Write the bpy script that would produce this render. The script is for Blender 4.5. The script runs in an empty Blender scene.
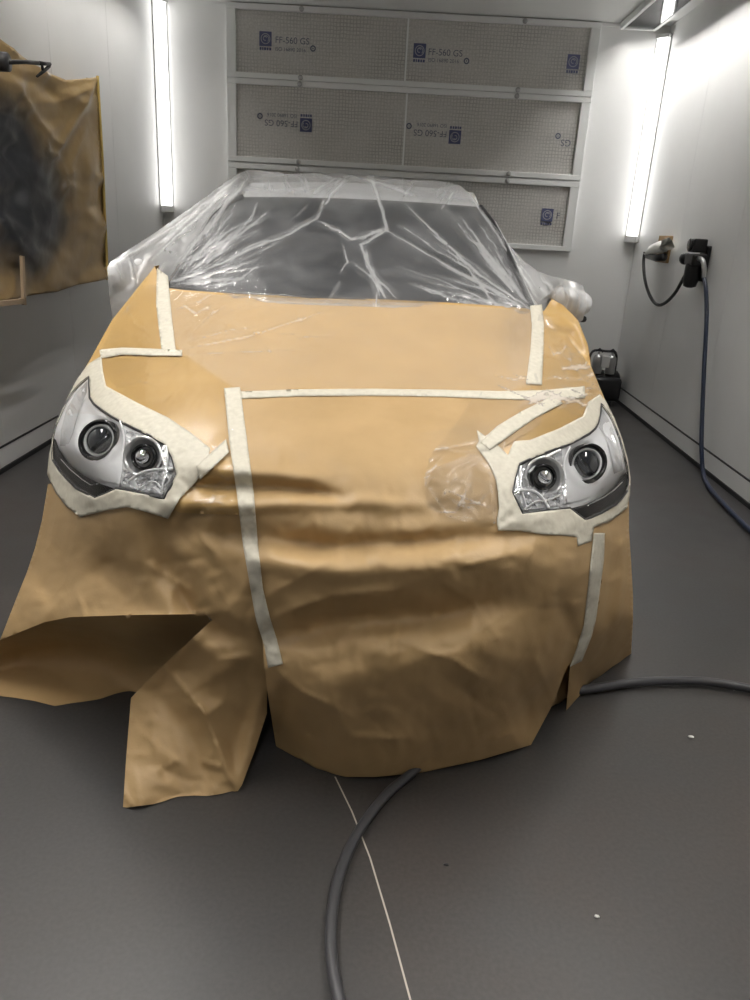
import bpy, bmesh, math, random
import numpy as np
from mathutils import Vector, Matrix
from mathutils.geometry import delaunay_2d_cdt

random.seed(7); rng = np.random.default_rng(7)
S = bpy.context.scene
C = S.collection
PI = math.pi

# ------------------------------------------------------------------ camera
F = 752.0; H = 1.5
def _n(v): return v / np.linalg.norm(v)
DV = _n(np.array([25., -272., F])); VV = np.array([-120., 2070., F]); VV = _n(VV - DV * (VV @ DV)); XV = _n(np.cross(VV, DV))
R = np.array([XV, DV, -VV])                      # world <- camera (right, down, forward)
CAM = np.array([0, 0, H])
cam = bpy.data.cameras.new('camera'); camo = bpy.data.objects.new('camera', cam); C.objects.link(camo)
cam.sensor_fit = 'HORIZONTAL'; cam.sensor_width = 36; cam.lens = 36 * F / 750; cam.clip_start = .05
M3 = np.array([R[:, 0], -R[:, 1], -R[:, 2]]).T
mm = Matrix([list(M3[i]) + [float(CAM[i])] for i in range(3)] + [[0, 0, 0, 1]])
camo.matrix_world = mm; S.camera = camo

def ray(p):
    p = np.atleast_2d(np.asarray(p, float))
    return np.c_[p[:, 0] - 375, p[:, 1] - 500, np.full(len(p), F)] @ R.T
def atY(p, Y):
    r = ray(p); return CAM + r * (np.asarray(Y, float).reshape(-1, 1) / r[:, 1:2])
def atX(p, x): r = ray(p); return CAM + r * (x / r[:, 0:1])
def atZ(p, z): r = ray(p); return CAM + r * ((z - H) / r[:, 2:3])

# ------------------------------------------------------------------ bookkeeping
def tag(o, label=None, cat=None, group=None, kind=None):
    for k, v in (('label', label), ('category', cat), ('group', group), ('kind', kind)):
        if v: o[k] = v
    return o
def empty(name, loc, label, cat, group=None, rz=0):
    o = bpy.data.objects.new(name, None); C.objects.link(o); o.location = Vector([float(v) for v in loc]); o.rotation_euler.z = rz
    o.empty_display_size = .1
    return tag(o, label, cat, group)
def mk(name, bm, mat, parent=None, smooth=True, recenter=True):
    """one mesh object; verts are given in world space (or in the parent's space when recenter is False)"""
    me = bpy.data.meshes.new(name)
    off = Vector((0, 0, 0))
    if recenter and len(bm.verts):
        xs = [v.co for v in bm.verts]
        lo = Vector((min(v.x for v in xs), min(v.y for v in xs), min(v.z for v in xs)))
        hi = Vector((max(v.x for v in xs), max(v.y for v in xs), max(v.z for v in xs)))
        off = Vector(((lo.x + hi.x) / 2, (lo.y + hi.y) / 2, lo.z))
        for v in bm.verts: v.co -= off
    bm.to_mesh(me); bm.free()
    for p in me.polygons: p.use_smooth = smooth
    for m in (mat if isinstance(mat, (list, tuple)) else [mat]): me.materials.append(m)
    o = bpy.data.objects.new(name, me); C.objects.link(o)
    if parent is not None:
        o.parent = parent
        w = Vector((0, 0, 0)); q = parent
        if recenter:
            while q is not None: w += q.location; q = q.parent
        o.location = off - w
    else: o.location = off
    return o
def struct(name, bm, mat, smooth=False):
    return tag(mk(name, bm, mat, None, smooth), kind='structure')

# ------------------------------------------------------------------ mesh helpers
def box(bm, lo, hi, bev=0, seg=2):
    lo, hi = Vector(lo), Vector(hi)
    r = bmesh.ops.create_cube(bm, size=1, matrix=Matrix.Translation((lo + hi) / 2) @ Matrix.Diagonal((*(hi - lo), 1)))
    if bev:
        es = list({e for v in r['verts'] for e in v.link_edges})
        bmesh.ops.bevel(bm, geom=es, offset=bev, segments=seg, affect='EDGES', profile=.5)
    return r['verts']
def frame_of(axis):
    a = Vector(axis).normalized(); u = a.orthogonal().normalized(); return u, a.cross(u), a
def smooth_path(pts, n=8):
    P = [Vector([float(c) for c in p]) for p in pts]; out = []
    for i in range(len(P) - 1):
        p0, p1, p2, p3 = P[max(i - 1, 0)], P[i], P[i + 1], P[min(i + 2, len(P) - 1)]
        for k in range(n):
            t = k / n
            out.append(.5 * ((2 * p1) + (p2 - p0) * t + (2 * p0 - 5 * p1 + 4 * p2 - p3) * t * t + (3 * p1 - p0 - 3 * p2 + p3) * t ** 3))
    return out + [P[-1]]
def tube(bm, pts, r, n=10, caps=True):
    pts = [Vector([float(c) for c in p]) for p in pts]; rings = []
    up = None
    for i, p in enumerate(pts):
        t = (pts[min(i + 1, len(pts) - 1)] - pts[max(i - 1, 0)]).normalized()
        u = t.orthogonal() if up is None else (up - t * up.dot(t))
        u.normalize(); w = t.cross(u); up = u
        rr = r[i] if hasattr(r, '__len__') else r
        rings.append([bm.verts.new(p + (u * math.cos(2 * PI * k / n) + w * math.sin(2 * PI * k / n)) * rr) for k in range(n)])
    for a, b in zip(rings, rings[1:]):
        for k in range(n): bm.faces.new((a[k], a[(k + 1) % n], b[(k + 1) % n], b[k]))
    if caps: bm.faces.new(rings[0][::-1]); bm.faces.new(rings[-1])
def lathe(bm, c, axis, prof, n=32, sx=1., sy=1., u=None):
    """prof: list of (radius, distance along axis)"""
    c = Vector([float(v) for v in c]); uu, ww, a = frame_of(axis)
    if u is not None:
        uu = (Vector(u) - a * Vector(u).dot(a)).normalized(); ww = a.cross(uu)
    rings = []
    for r, d in prof:
        if r < 1e-6: rings.append([bm.verts.new(c + a * d)])
        else: rings.append([bm.verts.new(c + a * d + (uu * math.cos(2 * PI * k / n) * sx + ww * math.sin(2 * PI * k / n) * sy) * r) for k in range(n)])
    for A, B in zip(rings, rings[1:]):
        for k in range(n):
            k2 = (k + 1) % n
            if len(A) == 1 and len(B) == 1: continue
            if len(A) == 1: bm.faces.new((A[0], B[k2], B[k]))
            elif len(B) == 1: bm.faces.new((A[k], A[k2], B[0]))
            else: bm.faces.new((A[k], A[k2], B[k2], B[k]))

def inside(P, poly):
    P = np.asarray(P); x, y = P[:, 0], P[:, 1]; c = np.zeros(len(P), bool); n = len(poly)
    for i in range(n):
        x1, y1 = poly[i]; x2, y2 = poly[(i + 1) % n]
        if y1 == y2: continue
        k = ((y1 > y) != (y2 > y)) & (x < (x2 - x1) * (y - y1) / (y2 - y1) + x1)
        c ^= k
    return c
def segdist(P, a, b):
    a = np.asarray(a, float); b = np.asarray(b, float); d = b - a
    t = np.clip(((P - a) @ d) / max(d @ d, 1e-9), 0, 1)
    return np.linalg.norm(P - (a + t[:, None] * d), axis=1), t
def polydist(P, poly, closed=True):
    P = np.asarray(P, float); D = np.full(len(P), 1e9); n = len(poly)
    for i in range(n if closed else n - 1):
        D = np.minimum(D, segdist(P, poly[i], poly[(i + 1) % n])[0])
    return D
def resample(poly, step, closed=True):
    out = []; n = len(poly)
    for i in range(n if closed else n - 1):
        a = np.array(poly[i], float); b = np.array(poly[(i + 1) % n], float)
        k = max(1, int(round(np.linalg.norm(b - a) / step)))
        for j in range(k): out.append(a + (b - a) * j / k)
    if not closed: out.append(np.array(poly[-1], float))
    return np.array(out)
def roundpoly(poly, it=1, keep=()):
    """Chaikin corner cutting"""
    P = [np.array(p, float) for p in poly]
    for _ in range(it):
        Q = []
        for i in range(len(P)):
            a, b = P[i], P[(i + 1) % len(P)]
            Q += [a * .75 + b * .25, a * .25 + b * .75]
        P = Q
    return [tuple(p) for p in P]
def flat_mesh(poly, step, holes=()):
    """triangulated outline with an even inner grid; returns points and triangles"""
    pts = [resample(poly, step)]; edges = []; n0 = len(pts[0])
    edges += [(i, (i + 1) % n0) for i in range(n0)]
    base = n0
    for h in holes:
        q = resample(h, step); k = len(q); pts.append(q)
        edges += [(base + i, base + (i + 1) % k) for i in range(k)]; base += k
    P = np.array(poly); x0, y0 = P.min(0); x1, y1 = P.max(0)
    g = []
    r = 0; y = y0
    while y < y1:
        xs = np.arange(x0 + (r % 2) * step / 2, x1, step); g.append(np.c_[xs, np.full(len(xs), y)]); y += step * .866; r += 1
    g = np.concatenate(g); g = g + rng.normal(0, step * .08, g.shape)
    g = g[inside(g, poly)]; g = g[polydist(g, poly) > step * .45]
    for h in holes:
        g = g[~inside(g, h)]
        if len(g): g = g[polydist(g, h) > step * .45]
    A = np.concatenate(pts + [g])
    vs, es, fs, *_ = delaunay_2d_cdt([Vector((float(p[0]), float(-p[1]))) for p in A], edges, [], 0, 1e-5)
    V = np.array([(v.x, -v.y) for v in vs]); Fc = np.array([f for f in fs if len(f) == 3])
    cen = V[Fc].mean(1); k = inside(cen, poly)
    for h in holes: k &= ~inside(cen, h)
    return V, Fc[k]
def add_mesh(bm, P3, tris):
    vs = [bm.verts.new([float(c) for c in p]) for p in P3]; used = set()
    for t in tris:
        try: bm.faces.new([vs[i] for i in t]); used.update(t)
        except ValueError: pass
    for i, v in enumerate(vs):
        if i not in used: bm.verts.remove(v)
def add_skirt(bm, P3, offs, flip=False):
    rows = [np.asarray(P3)] + [np.asarray(P3) + np.array(o) for o in offs]
    R_ = [[bm.verts.new([float(c) for c in (p[0], p[1], max(p[2], .003))]) for p in row] for row in rows]
    for a, b in zip(R_, R_[1:]):
        for i in range(len(a) - 1):
            f = (a[i], a[i + 1], b[i + 1], b[i]); bm.faces.new(f[::-1] if flip else f)

# thin-plate spline Y(px,py) through measured depths
class TPS:
    def __init__(s, pts, lam=.3):
        A = np.array(pts, float); s.X = A[:, :2] / 100; y = A[:, 2]; n = len(A)
        K = s.k(np.linalg.norm(s.X[:, None] - s.X[None], axis=2)) + np.eye(n) * lam * .01
        Pm = np.c_[np.ones(n), s.X]; L = np.zeros((n + 3, n + 3)); L[:n, :n] = K; L[:n, n:] = Pm; L[n:, :n] = Pm.T
        s.w = np.linalg.solve(L, np.r_[y, 0, 0, 0])
    @staticmethod
    def k(r): return np.where(r > 1e-9, r * r * np.log(np.maximum(r, 1e-9)), 0)
    def __call__(s, P):
        P = np.atleast_2d(np.asarray(P, float)) / 100
        return s.k(np.linalg.norm(P[:, None] - s.X[None], axis=2)) @ s.w[:-3] + s.w[-3] + P @ s.w[-2:]

# faceted noise: random heights on a skewed triangle lattice, linear inside each triangle (reads as crumpled paper)
_tab = rng.normal(0, 1, (97, 89))
def facet(P, cell, ang=0., seed=0, sx=1.):
    c, s_ = math.cos(ang), math.sin(ang)
    P = np.asarray(P, float); q = np.c_[(P[:, 0] * c + P[:, 1] * s_) / cell / sx, (-P[:, 0] * s_ + P[:, 1] * c) / cell] + seed * 13.7
    q = q + .35 * np.c_[np.sin(q[:, 1] * 2.1 + seed), np.sin(q[:, 0] * 1.7 + seed * 2)]
    sk = q.sum(1) * .3660254; i = np.floor(q + sk[:, None]); f = q + sk[:, None] - i
    i = i.astype(int); h = lambda a, b: _tab[a % 97, b % 89]
    up = f[:, 0] > f[:, 1]
    h0 = h(i[:, 0], i[:, 1]); h3 = h(i[:, 0] + 1, i[:, 1] + 1)
    hm = np.where(up, h(i[:, 0] + 1, i[:, 1]), h(i[:, 0], i[:, 1] + 1))
    a = np.maximum(f[:, 0], f[:, 1]); b = np.minimum(f[:, 0], f[:, 1])
    return h0 * (1 - a) + hm * (a - b) + h3 * b
def ridges(P, L):
    """sum of folds; each (polyline, amplitude towards the viewer in metres, width px, sharp?)"""
    P = np.asarray(P, float); D = np.zeros(len(P))
    for poly, amp, w, kind in L:
        d = np.full(len(P), 1e9); tt = np.zeros(len(P)); n = len(poly) - 1
        for i in range(n):
            di, t = segdist(P, poly[i], poly[i + 1]); m = di < d; d[m] = di[m]; tt[m] = (i + t[m]) / n
        taper = np.sqrt(np.clip(np.minimum(tt, 1 - tt) * 4 + .15, 0, 1))
        D += amp * taper * (np.exp(-d / w) if kind else np.exp(-(d / w) ** 2))
    return D

# ------------------------------------------------------------------ materials
def mat(name, base=(.5, .5, .5), rough=.5, metal=0, **kw):
    m = bpy.data.materials.new(name); m.use_nodes = True
    b = m.node_tree.nodes['Principled BSDF']
    b.inputs['Base Color'].default_value = (*base, 1); b.inputs['Roughness'].default_value = rough; b.inputs['Metallic'].default_value = metal
    for k, v in kw.items():
        k2 = k.replace('_', ' ')
        b.inputs[k2].default_value = (*v, 1) if isinstance(v, tuple) and len(v) == 3 else v
    return m
def N(m, t, **kw):
    n = m.node_tree.nodes.new(t)
    for k, v in kw.items():
        if k in n.inputs: n.inputs[k].default_value = v
        else: setattr(n, k, v)
    return n
def LK(m, a, b): m.node_tree.links.new(a, b)
def PB(m): return m.node_tree.nodes['Principled BSDF']
def ramp(m, stops, interp='LINEAR'):
    n = N(m, 'ShaderNodeValToRGB'); e = n.color_ramp.elements; n.color_ramp.interpolation = interp
    while len(e) > 1: e.remove(e[-1])
    for i, (p, c) in enumerate(stops):
        x = e[0] if i == 0 else e.new(p)
        x.position = p; x.color = (*c, 1) if hasattr(c, '__len__') else (c, c, c, 1)
    return n
def noise_col(m, scale, stops, detail=4, vec=None, target='Base Color', coord='Object', rough=.55):
    tc = N(m, 'ShaderNodeTexCoord'); nz = N(m, 'ShaderNodeTexNoise', Scale=scale, Detail=detail, Roughness=rough)
    src = tc.outputs[coord]
    if vec:
        mp = N(m, 'ShaderNodeMapping'); mp.inputs['Scale'].default_value = vec; LK(m, src, mp.inputs[0]); src = mp.outputs[0]
    LK(m, src, nz.inputs['Vector']); r = ramp(m, stops); LK(m, nz.outputs['Fac'], r.inputs[0])
    LK(m, r.outputs[0], PB(m).inputs[target]); return nz, r
def bump(m, src, strength=.2, dist=.01):
    b = N(m, 'ShaderNodeBump', Strength=strength, Distance=dist); LK(m, src, b.inputs['Height']); LK(m, b.outputs[0], PB(m).inputs['Normal']); return b

M = {}
def paper_mat(name, c0, c1, rough, coat=0., crumple=.18, crumple_scale=7.):
    m = mat(name, c0, rough)
    nz, r = noise_col(m, 5, [(.3, c0), (.7, c1)], 6)
    tc = N(m, 'ShaderNodeTexCoord'); fine = N(m, 'ShaderNodeTexNoise', Scale=160, Detail=3)
    LK(m, tc.outputs['Object'], fine.inputs['Vector']); b1 = bump(m, fine.outputs['Fac'], .12, .002)
    wp = N(m, 'ShaderNodeTexNoise', Scale=3, Detail=3); LK(m, tc.outputs['Object'], wp.inputs['Vector'])
    ad = N(m, 'ShaderNodeMix', data_type='VECTOR'); ad.inputs[0].default_value = .25; LK(m, tc.outputs['Object'], ad.inputs[4]); LK(m, wp.outputs['Color'], ad.inputs[5])
    vo = N(m, 'ShaderNodeTexVoronoi', Scale=crumple_scale); LK(m, ad.outputs[1], vo.inputs['Vector'])
    b2 = N(m, 'ShaderNodeBump', Strength=crumple, Distance=.02); LK(m, vo.outputs['Distance'], b2.inputs['Height']); LK(m, b1.outputs[0], b2.inputs['Normal']); LK(m, b2.outputs[0], PB(m).inputs['Normal'])
    PB(m).inputs['Coat Weight'].default_value = coat; PB(m).inputs['Coat Roughness'].default_value = .25
    PB(m).inputs['Specular IOR Level'].default_value = .4
    return m
M['kraft'] = paper_mat('kraft_paper', (.38, .255, .118), (.45, .305, .148), .5)
M['kraft_hood'] = paper_mat('kraft_paper_lit', (.42, .268, .096), (.48, .312, .118), .38, .15, .05)  # same paper as kraft; stronger light and film gloss put into its colour
M['tape'] = mat('masking_tape', (.54, .51, .42), .6); noise_col(M['tape'], 60, [(.3, (.50, .47, .385)), (.7, (.58, .55, .46))], 3)

def film_mat(name, haze, loose, gath_shine, rough=.16, bscale=30, tint=(.86, .87, .88), ior=1.4, bst=.25):
    """thin clear plastic, milkier where it is bunched up or loose, crease highlights painted in as haze (attribute 'gather'), shiny all over"""
    m = bpy.data.materials.new(name); m.use_nodes = True; nt = m.node_tree; nt.nodes.remove(nt.nodes['Principled BSDF'])
    out = nt.nodes['Material Output']
    tr = N(m, 'ShaderNodeBsdfTransparent'); df = N(m, 'ShaderNodeBsdfDiffuse'); tl = N(m, 'ShaderNodeBsdfTranslucent'); gl = N(m, 'ShaderNodeBsdfGlossy', Roughness=rough)
    df.inputs['Color'].default_value = (*tint, 1); tl.inputs['Color'].default_value = (*tint, 1); gl.inputs['Color'].default_value = (1, 1, 1, 1)
    tr.inputs['Color'].default_value = (.98, .98, .98, 1)
    milk = N(m, 'ShaderNodeMixShader', Fac=.35); LK(m, df.outputs[0], milk.inputs[1]); LK(m, tl.outputs[0], milk.inputs[2])
    tc = N(m, 'ShaderNodeTexCoord'); nz = N(m, 'ShaderNodeTexNoise', Scale=bscale, Detail=5, Distortion=1.5); LK(m, tc.outputs['Object'], nz.inputs['Vector'])
    big = N(m, 'ShaderNodeTexNoise', Scale=5, Detail=4, Distortion=.8); LK(m, tc.outputs['Object'], big.inputs['Vector'])
    at = N(m, 'ShaderNodeAttribute', attribute_name='gather_shine')
    base = ramp(m, [(.35, haze), (.68, loose)]); LK(m, big.outputs['Fac'], base.inputs[0])
    ga = N(m, 'ShaderNodeMath', operation='MULTIPLY_ADD', use_clamp=True); LK(m, at.outputs['Fac'], ga.inputs[0]); ga.inputs[1].default_value = gath_shine; LK(m, base.outputs[0], ga.inputs[2])
    bp = N(m, 'ShaderNodeBump', Strength=bst, Distance=.006); LK(m, nz.outputs['Fac'], bp.inputs['Height']); LK(m, bp.outputs[0], gl.inputs['Normal'])
    a = N(m, 'ShaderNodeMixShader'); LK(m, ga.outputs[0], a.inputs[0]); LK(m, tr.outputs[0], a.inputs[1]); LK(m, milk.outputs[0], a.inputs[2])
    fr = N(m, 'ShaderNodeFresnel', IOR=ior); LK(m, bp.outputs[0], fr.inputs['Normal'])
    b = N(m, 'ShaderNodeMixShader'); LK(m, fr.outputs[0], b.inputs[0]); LK(m, a.outputs[0], b.inputs[1]); LK(m, gl.outputs[0], b.inputs[2])
    LK(m, b.outputs[0], out.inputs['Surface']); return m
M['film'] = film_mat('windscreen_film', .05, .17, .42, .2)
M['film_hood'] = film_mat('bonnet_film', .0, .03, .6, .09, 26, (.93, .87, .80), 1.16, .1)

M['wall'] = mat('painted_steel_wall', (.74, .74, .73), .5, Specular_IOR_Level=.35)
noise_col(M['wall'], 1.4, [(.3, (.81, .81, .80)), (.7, (.86, .86, .85))], 5)
M['ceiling'] = mat('ceiling_paint', (.80, .80, .78), .45)
M['frame'] = mat('frame_paint', (.83, .84, .83), .4)
M['floor'] = mat('grey_floor', (.06, .058, .056), .42)
def floor_mat(m):
    tc = N(m, 'ShaderNodeTexCoord'); a = N(m, 'ShaderNodeTexNoise', Scale=1.1, Detail=8, Roughness=.62); LK(m, tc.outputs['Object'], a.inputs['Vector'])
    r = ramp(m, [(.3, (.036, .036, .037)), (.52, (.044, .0415, .040)), (.72, (.054, .045, .040))]); LK(m, a.outputs['Fac'], r.inputs[0])
    f = N(m, 'ShaderNodeTexNoise', Scale=90, Detail=4); LK(m, tc.outputs['Object'], f.inputs['Vector'])
    r2 = ramp(m, [(.3, .85), (.7, 1.12)]); LK(m, f.outputs['Fac'], r2.inputs[0])
    mx = N(m, 'ShaderNodeMix', data_type='RGBA', blend_type='MULTIPLY'); mx.inputs[0].default_value = 1
    LK(m, r.outputs[0], mx.inputs[6]); LK(m, r2.outputs[0], mx.inputs[7]); LK(m, mx.outputs[2], PB(m).inputs['Base Color'])
    r3 = ramp(m, [(.3, .36), (.7, .52)]); LK(m, a.outputs['Fac'], r3.inputs[0]); LK(m, r3.outputs[0], PB(m).inputs['Roughness'])
    bump(m, f.outputs['Fac'], .08, .002)
floor_mat(M['floor'])
M['chalk'] = mat('chalk', (.5, .46, .40), .8)
M['dark_gap'] = mat('black_gap', (.012, .012, .013), .6)  # near-black strips for the gap under the baseboard and its top line
M['black'] = mat('black_plastic', (.014, .014, .016), .42)
M['black_gloss'] = mat('gloss_black', (.010, .010, .011), .2, Coat_Weight=.15)
M['rubber'] = mat('black_rubber', (.02, .02, .022), .5)
M['hose_grey'] = mat('grey_hose', (.05, .05, .055), .38)
M['hose_blue'] = mat('blue_black_hose', (.012, .02, .05), .35)
M['chrome'] = mat('chrome', (.86, .87, .89), .10, 1)
M['satin'] = mat('satin_silver', (.93, .94, .95), .22, .12)
M['steel'] = mat('worn_steel', (.45, .45, .45), .35, .9)
M['white_plastic'] = mat('white_plastic', (.75, .75, .74), .4)
M['car_paint'] = mat('white_car_paint', (.60, .61, .62), .35, Coat_Weight=.2)
M['cabin_black'] = mat('dark_interior', (.01, .01, .011), .7)
M['wood'] = mat('brown_board', (.30, .19, .08), .6); noise_col(M['wood'], 12, [(.3, (.24, .145, .06)), (.7, (.36, .23, .10))], 4, (1, 1, .15))
M['tan_strip'] = mat('tan_strip', (.40, .30, .20), .6)
M['print'] = mat('blue_grey_print', (.13, .14, .19), .8)
M['print_blue'] = mat('navy_print', (.085, .095, .19), .8)
M['print_pale'] = mat('pale_print', (.40, .40, .42), .8)
M['lint'] = mat('white_lint', (.75, .74, .70), .8)
M['drl'] = mat('white_light_guide', (.93, .94, .95), .3)
M['wrap'] = mat('white_wrap', (.78, .77, .72), .35)
def lens_mat():
    m = bpy.data.materials.new('clear_lens'); m.use_nodes = True; nt = m.node_tree; nt.nodes.remove(nt.nodes['Principled BSDF'])
    tr = N(m, 'ShaderNodeBsdfTransparent'); gl = N(m, 'ShaderNodeBsdfGlossy', Roughness=.04); fr = N(m, 'ShaderNodeFresnel', IOR=1.32)
    tr.inputs['Color'].default_value = (.995, .995, 1, 1)
    x = N(m, 'ShaderNodeMixShader'); LK(m, fr.outputs[0], x.inputs[0]); LK(m, tr.outputs[0], x.inputs[1]); LK(m, gl.outputs[0], x.inputs[2])
    LK(m, x.outputs[0], nt.nodes['Material Output'].inputs[0]); return m
M['lens'] = lens_mat()
M['glass_lens'] = mat('projector_glass', (.025, .028, .032), .05, 0, Coat_Weight=1.)
def windscreen_mat():
    m = mat('tinted_windscreen', (.035, .038, .042), .3); PB(m).inputs['Coat Weight'].default_value = .5; PB(m).inputs['Coat Roughness'].default_value = .22
    return m
M['windscreen'] = windscreen_mat()
def emit(name, col, st):
    m = bpy.data.materials.new(name); m.use_nodes = True; nt = m.node_tree; nt.nodes.remove(nt.nodes['Principled BSDF'])
    e = N(m, 'ShaderNodeEmission', Strength=st); e.inputs['Color'].default_value = (*col, 1); LK(m, e.outputs[0], nt.nodes['Material Output'].inputs[0]); return m
M['tube_glow'] = emit('lit_corner_tube', (1, .985, .96), 8)
M['ceil_glow'] = emit('lit_ceiling_tube', (1, .965, .91), 165.)
M['ceil_mid'] = emit('lit_ceiling_tube_right', (1, .965, .91), 140.)
M['ceil_dim'] = emit('dim_ceiling_tube', (1, .965, .91), 35.)

M['ceil_front'] = emit('front_ceiling_tube', (1, .975, .93), 105.)
M['ceil_back'] = emit('back_ceiling_tube', (1, .975, .93), 72.)
def filter_mat(name):
    m = mat(name, (.3, .3, .29), .85)
    tc = N(m, 'ShaderNodeTexCoord'); sep = N(m, 'ShaderNodeSeparateXYZ'); LK(m, tc.outputs['Object'], sep.inputs[0])
    wob = N(m, 'ShaderNodeTexNoise', Scale=9, Detail=3); LK(m, tc.outputs['Object'], wob.inputs['Vector'])
    def lines(axis, freq):
        a = N(m, 'ShaderNodeMath', operation='MULTIPLY_ADD'); LK(m, wob.outputs['Fac'], a.inputs[0]); a.inputs[1].default_value = .030; LK(m, sep.outputs[axis], a.inputs[2])
        b = N(m, 'ShaderNodeMath', operation='MULTIPLY'); LK(m, a.outputs[0], b.inputs[0]); b.inputs[1].default_value = freq
        c = N(m, 'ShaderNodeMath', operation='FRACT'); LK(m, b.outputs[0], c.inputs[0])
        d = N(m, 'ShaderNodeMath', operation='LESS_THAN'); LK(m, c.outputs[0], d.inputs[0]); d.inputs[1].default_value = .26; return d
    lx, lz = lines(0, 34), lines(2, 34)
    mx = N(m, 'ShaderNodeMath', operation='MAXIMUM'); LK(m, lx.outputs[0], mx.inputs[0]); LK(m, lz.outputs[0], mx.inputs[1])
    pt = N(m, 'ShaderNodeTexNoise', Scale=1.6, Detail=3); LK(m, tc.outputs['Object'], pt.inputs['Vector']); rp = ramp(m, [(.38, .15), (.62, 1)]); LK(m, pt.outputs['Fac'], rp.inputs[0])
    ml = N(m, 'ShaderNodeMath', operation='MULTIPLY'); LK(m, mx.outputs[0], ml.inputs[0]); LK(m, rp.outputs[0], ml.inputs[1])
    fz = N(m, 'ShaderNodeTexNoise', Scale=60, Detail=5); LK(m, tc.outputs['Object'], fz.inputs['Vector'])
    base = ramp(m, [(.3, (.52, .505, .48)), (.7, (.66, .64, .61))]); LK(m, fz.outputs['Fac'], base.inputs[0])
    mix = N(m, 'ShaderNodeMix', data_type='RGBA'); LK(m, ml.outputs[0], mix.inputs[0]); LK(m, base.outputs[0], mix.inputs[6]); mix.inputs[7].default_value = (.38, .37, .35, 1)
    LK(m, mix.outputs[2], PB(m).inputs['Base Color']); bump(m, fz.outputs['Fac'], .4, .004); return m
M['filter'] = filter_mat('filter_fleece')

# ------------------------------------------------------------------ the spray booth
XL, XR, YB, YF, ZC = -2.29, 2.26, 7.69, -3.6, 3.29
bm = bmesh.new(); box(bm, (XL - .3, YF - .3, -.2), (XR + .3, YB + .3, 0)); struct('floor', bm, M['floor'])
bm = bmesh.new(); box(bm, (XL - .3, YF - .3, ZC), (XR + .3, YB + .3, ZC + .15)); struct('ceiling', bm, M['ceiling'])
bm = bmesh.new(); box(bm, (XL - .3, YB, 0), (XR + .3, YB + .15, ZC)); struct('wall_back', bm, M['wall'])
bm = bmesh.new(); box(bm, (XL - .3, YF - .15, 0), (XR + .3, YF, ZC)); struct('wall_front', bm, M['wall'])
def side_wall(name, x, s):
    bm = bmesh.new(); y = YF
    box(bm, (min(x, x + s * .15), YF, 0), (max(x, x + s * .15), YB, ZC))
    return struct(name, bm, M['wall'])
side_wall('wall_left', XL, -1); side_wall('wall_right', XR, 1)
# seams of the sheet-steel panels, raised folds on the walls
def seam(name, x, s, ys):
    bm = bmesh.new()
    for y in ys: box(bm, (min(x, x - s * .0012), y - .006, .17), (max(x, x - s * .0012), y + .006, ZC))
    struct(name, bm, M['wall'])
seam('trim_1', XR, 1, (3.2, 4.3, 5.4, 6.5)); seam('trim_2', XL, -1, (3.2, 4.3, 5.4, 6.45))
for nm, x, s in (('baseboard_left', XL, -1), ('baseboard_right', XR, 1)):
    bm = bmesh.new(); x2 = x - s * .012
    box(bm, (min(x, x2), YF, .03), (max(x, x2), YB, .145)); struct(nm, bm, M['wall'])
    bm = bmesh.new(); x2 = x - s * .02
    box(bm, (min(x, x2), YF, .0), (max(x, x2), YB, .028))
    x2 = x - s * .013; box(bm, (min(x, x2), YF, .146), (max(x, x2), YB, .153))
    struct('trim_3' if s < 0 else 'trim_4', bm, M['dark_gap'])
bm = bmesh.new()
for x in (XL, XR): box(bm, (x - .012, YB - .012, .15), (x + .012, YB, ZC))
struct('trim_5', bm, M['wall'])
bm = bmesh.new(); box(bm, (-1.62, YB - .012, 3.262), (1.9, YB, 3.285)); struct('trim_6', bm, M['wall'])

# --- filter panels in the back wall
def text_mesh(txt, size, rot=False):
    cu = bpy.data.curves.new('printed_text', 'FONT'); cu.body = txt; cu.size = size; cu.align_x = 'LEFT'; cu.align_y = 'CENTER'
    o = bpy.data.objects.new('printed_text', cu); C.objects.link(o)
    me = bpy.data.meshes.new_from_object(o.evaluated_get(bpy.context.evaluated_depsgraph_get()))
    bpy.data.objects.remove(o); bpy.data.curves.remove(cu); return me
bpy.context.view_layer.update()
TX = text_mesh('FF-560 GS', .073); TX.materials.append(M['print'])
TX2 = text_mesh('ISO 16890 2016', .042); TX2.materials.append(M['print'])
TXF = text_mesh('F', .08); TXF.materials.append(M['print'])
TX0 = text_mesh('GS', .08); TX0.materials.append(M['print'])
def emblem_mesh():
    bm = bmesh.new()
    def rect(x0, z0, x1, z1, mi, d=0.):
        f = bm.faces.new([bm.verts.new(v) for v in ((x0, d, z0), (x1, d, z0), (x1, d, z1), (x0, d, z1))]); f.material_index = mi
    rect(-.055, -.04, .055, .075, 0)
    def arc(r0, r1, a0, a1, cx, cz, mi, d):
        n = 20
        for i in range(n):
            t0, t1 = a0 + (a1 - a0) * i / n, a0 + (a1 - a0) * (i + 1) / n
            f = bm.faces.new([bm.verts.new((cx + r * math.cos(t), d, cz + r * math.sin(t))) for r, t in ((r0, t0), (r1, t0), (r1, t1), (r0, t1))]); f.material_index = mi
    arc(.036, .043, 0, 2 * PI, 0, .018, 1, -.0008); arc(.012, .019, .4, 5.2, -.004, .02, 1, -.0008); arc(.022, .028, -.8, 2.4, .003, .017, 1, -.0008)
    for i, x in enumerate((-.052, -.03, -.012, .012, .034)): rect(x, -.072, x + (.016, .012, .018, .015, .017)[i], -.05, 0)
    me = bpy.data.meshes.new('printed_emblem'); bm.to_mesh(me); bm.free(); me.materials.append(M['print_blue']); me.materials.append(M['print_pale']); return me
EM = emblem_mesh()
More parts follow.
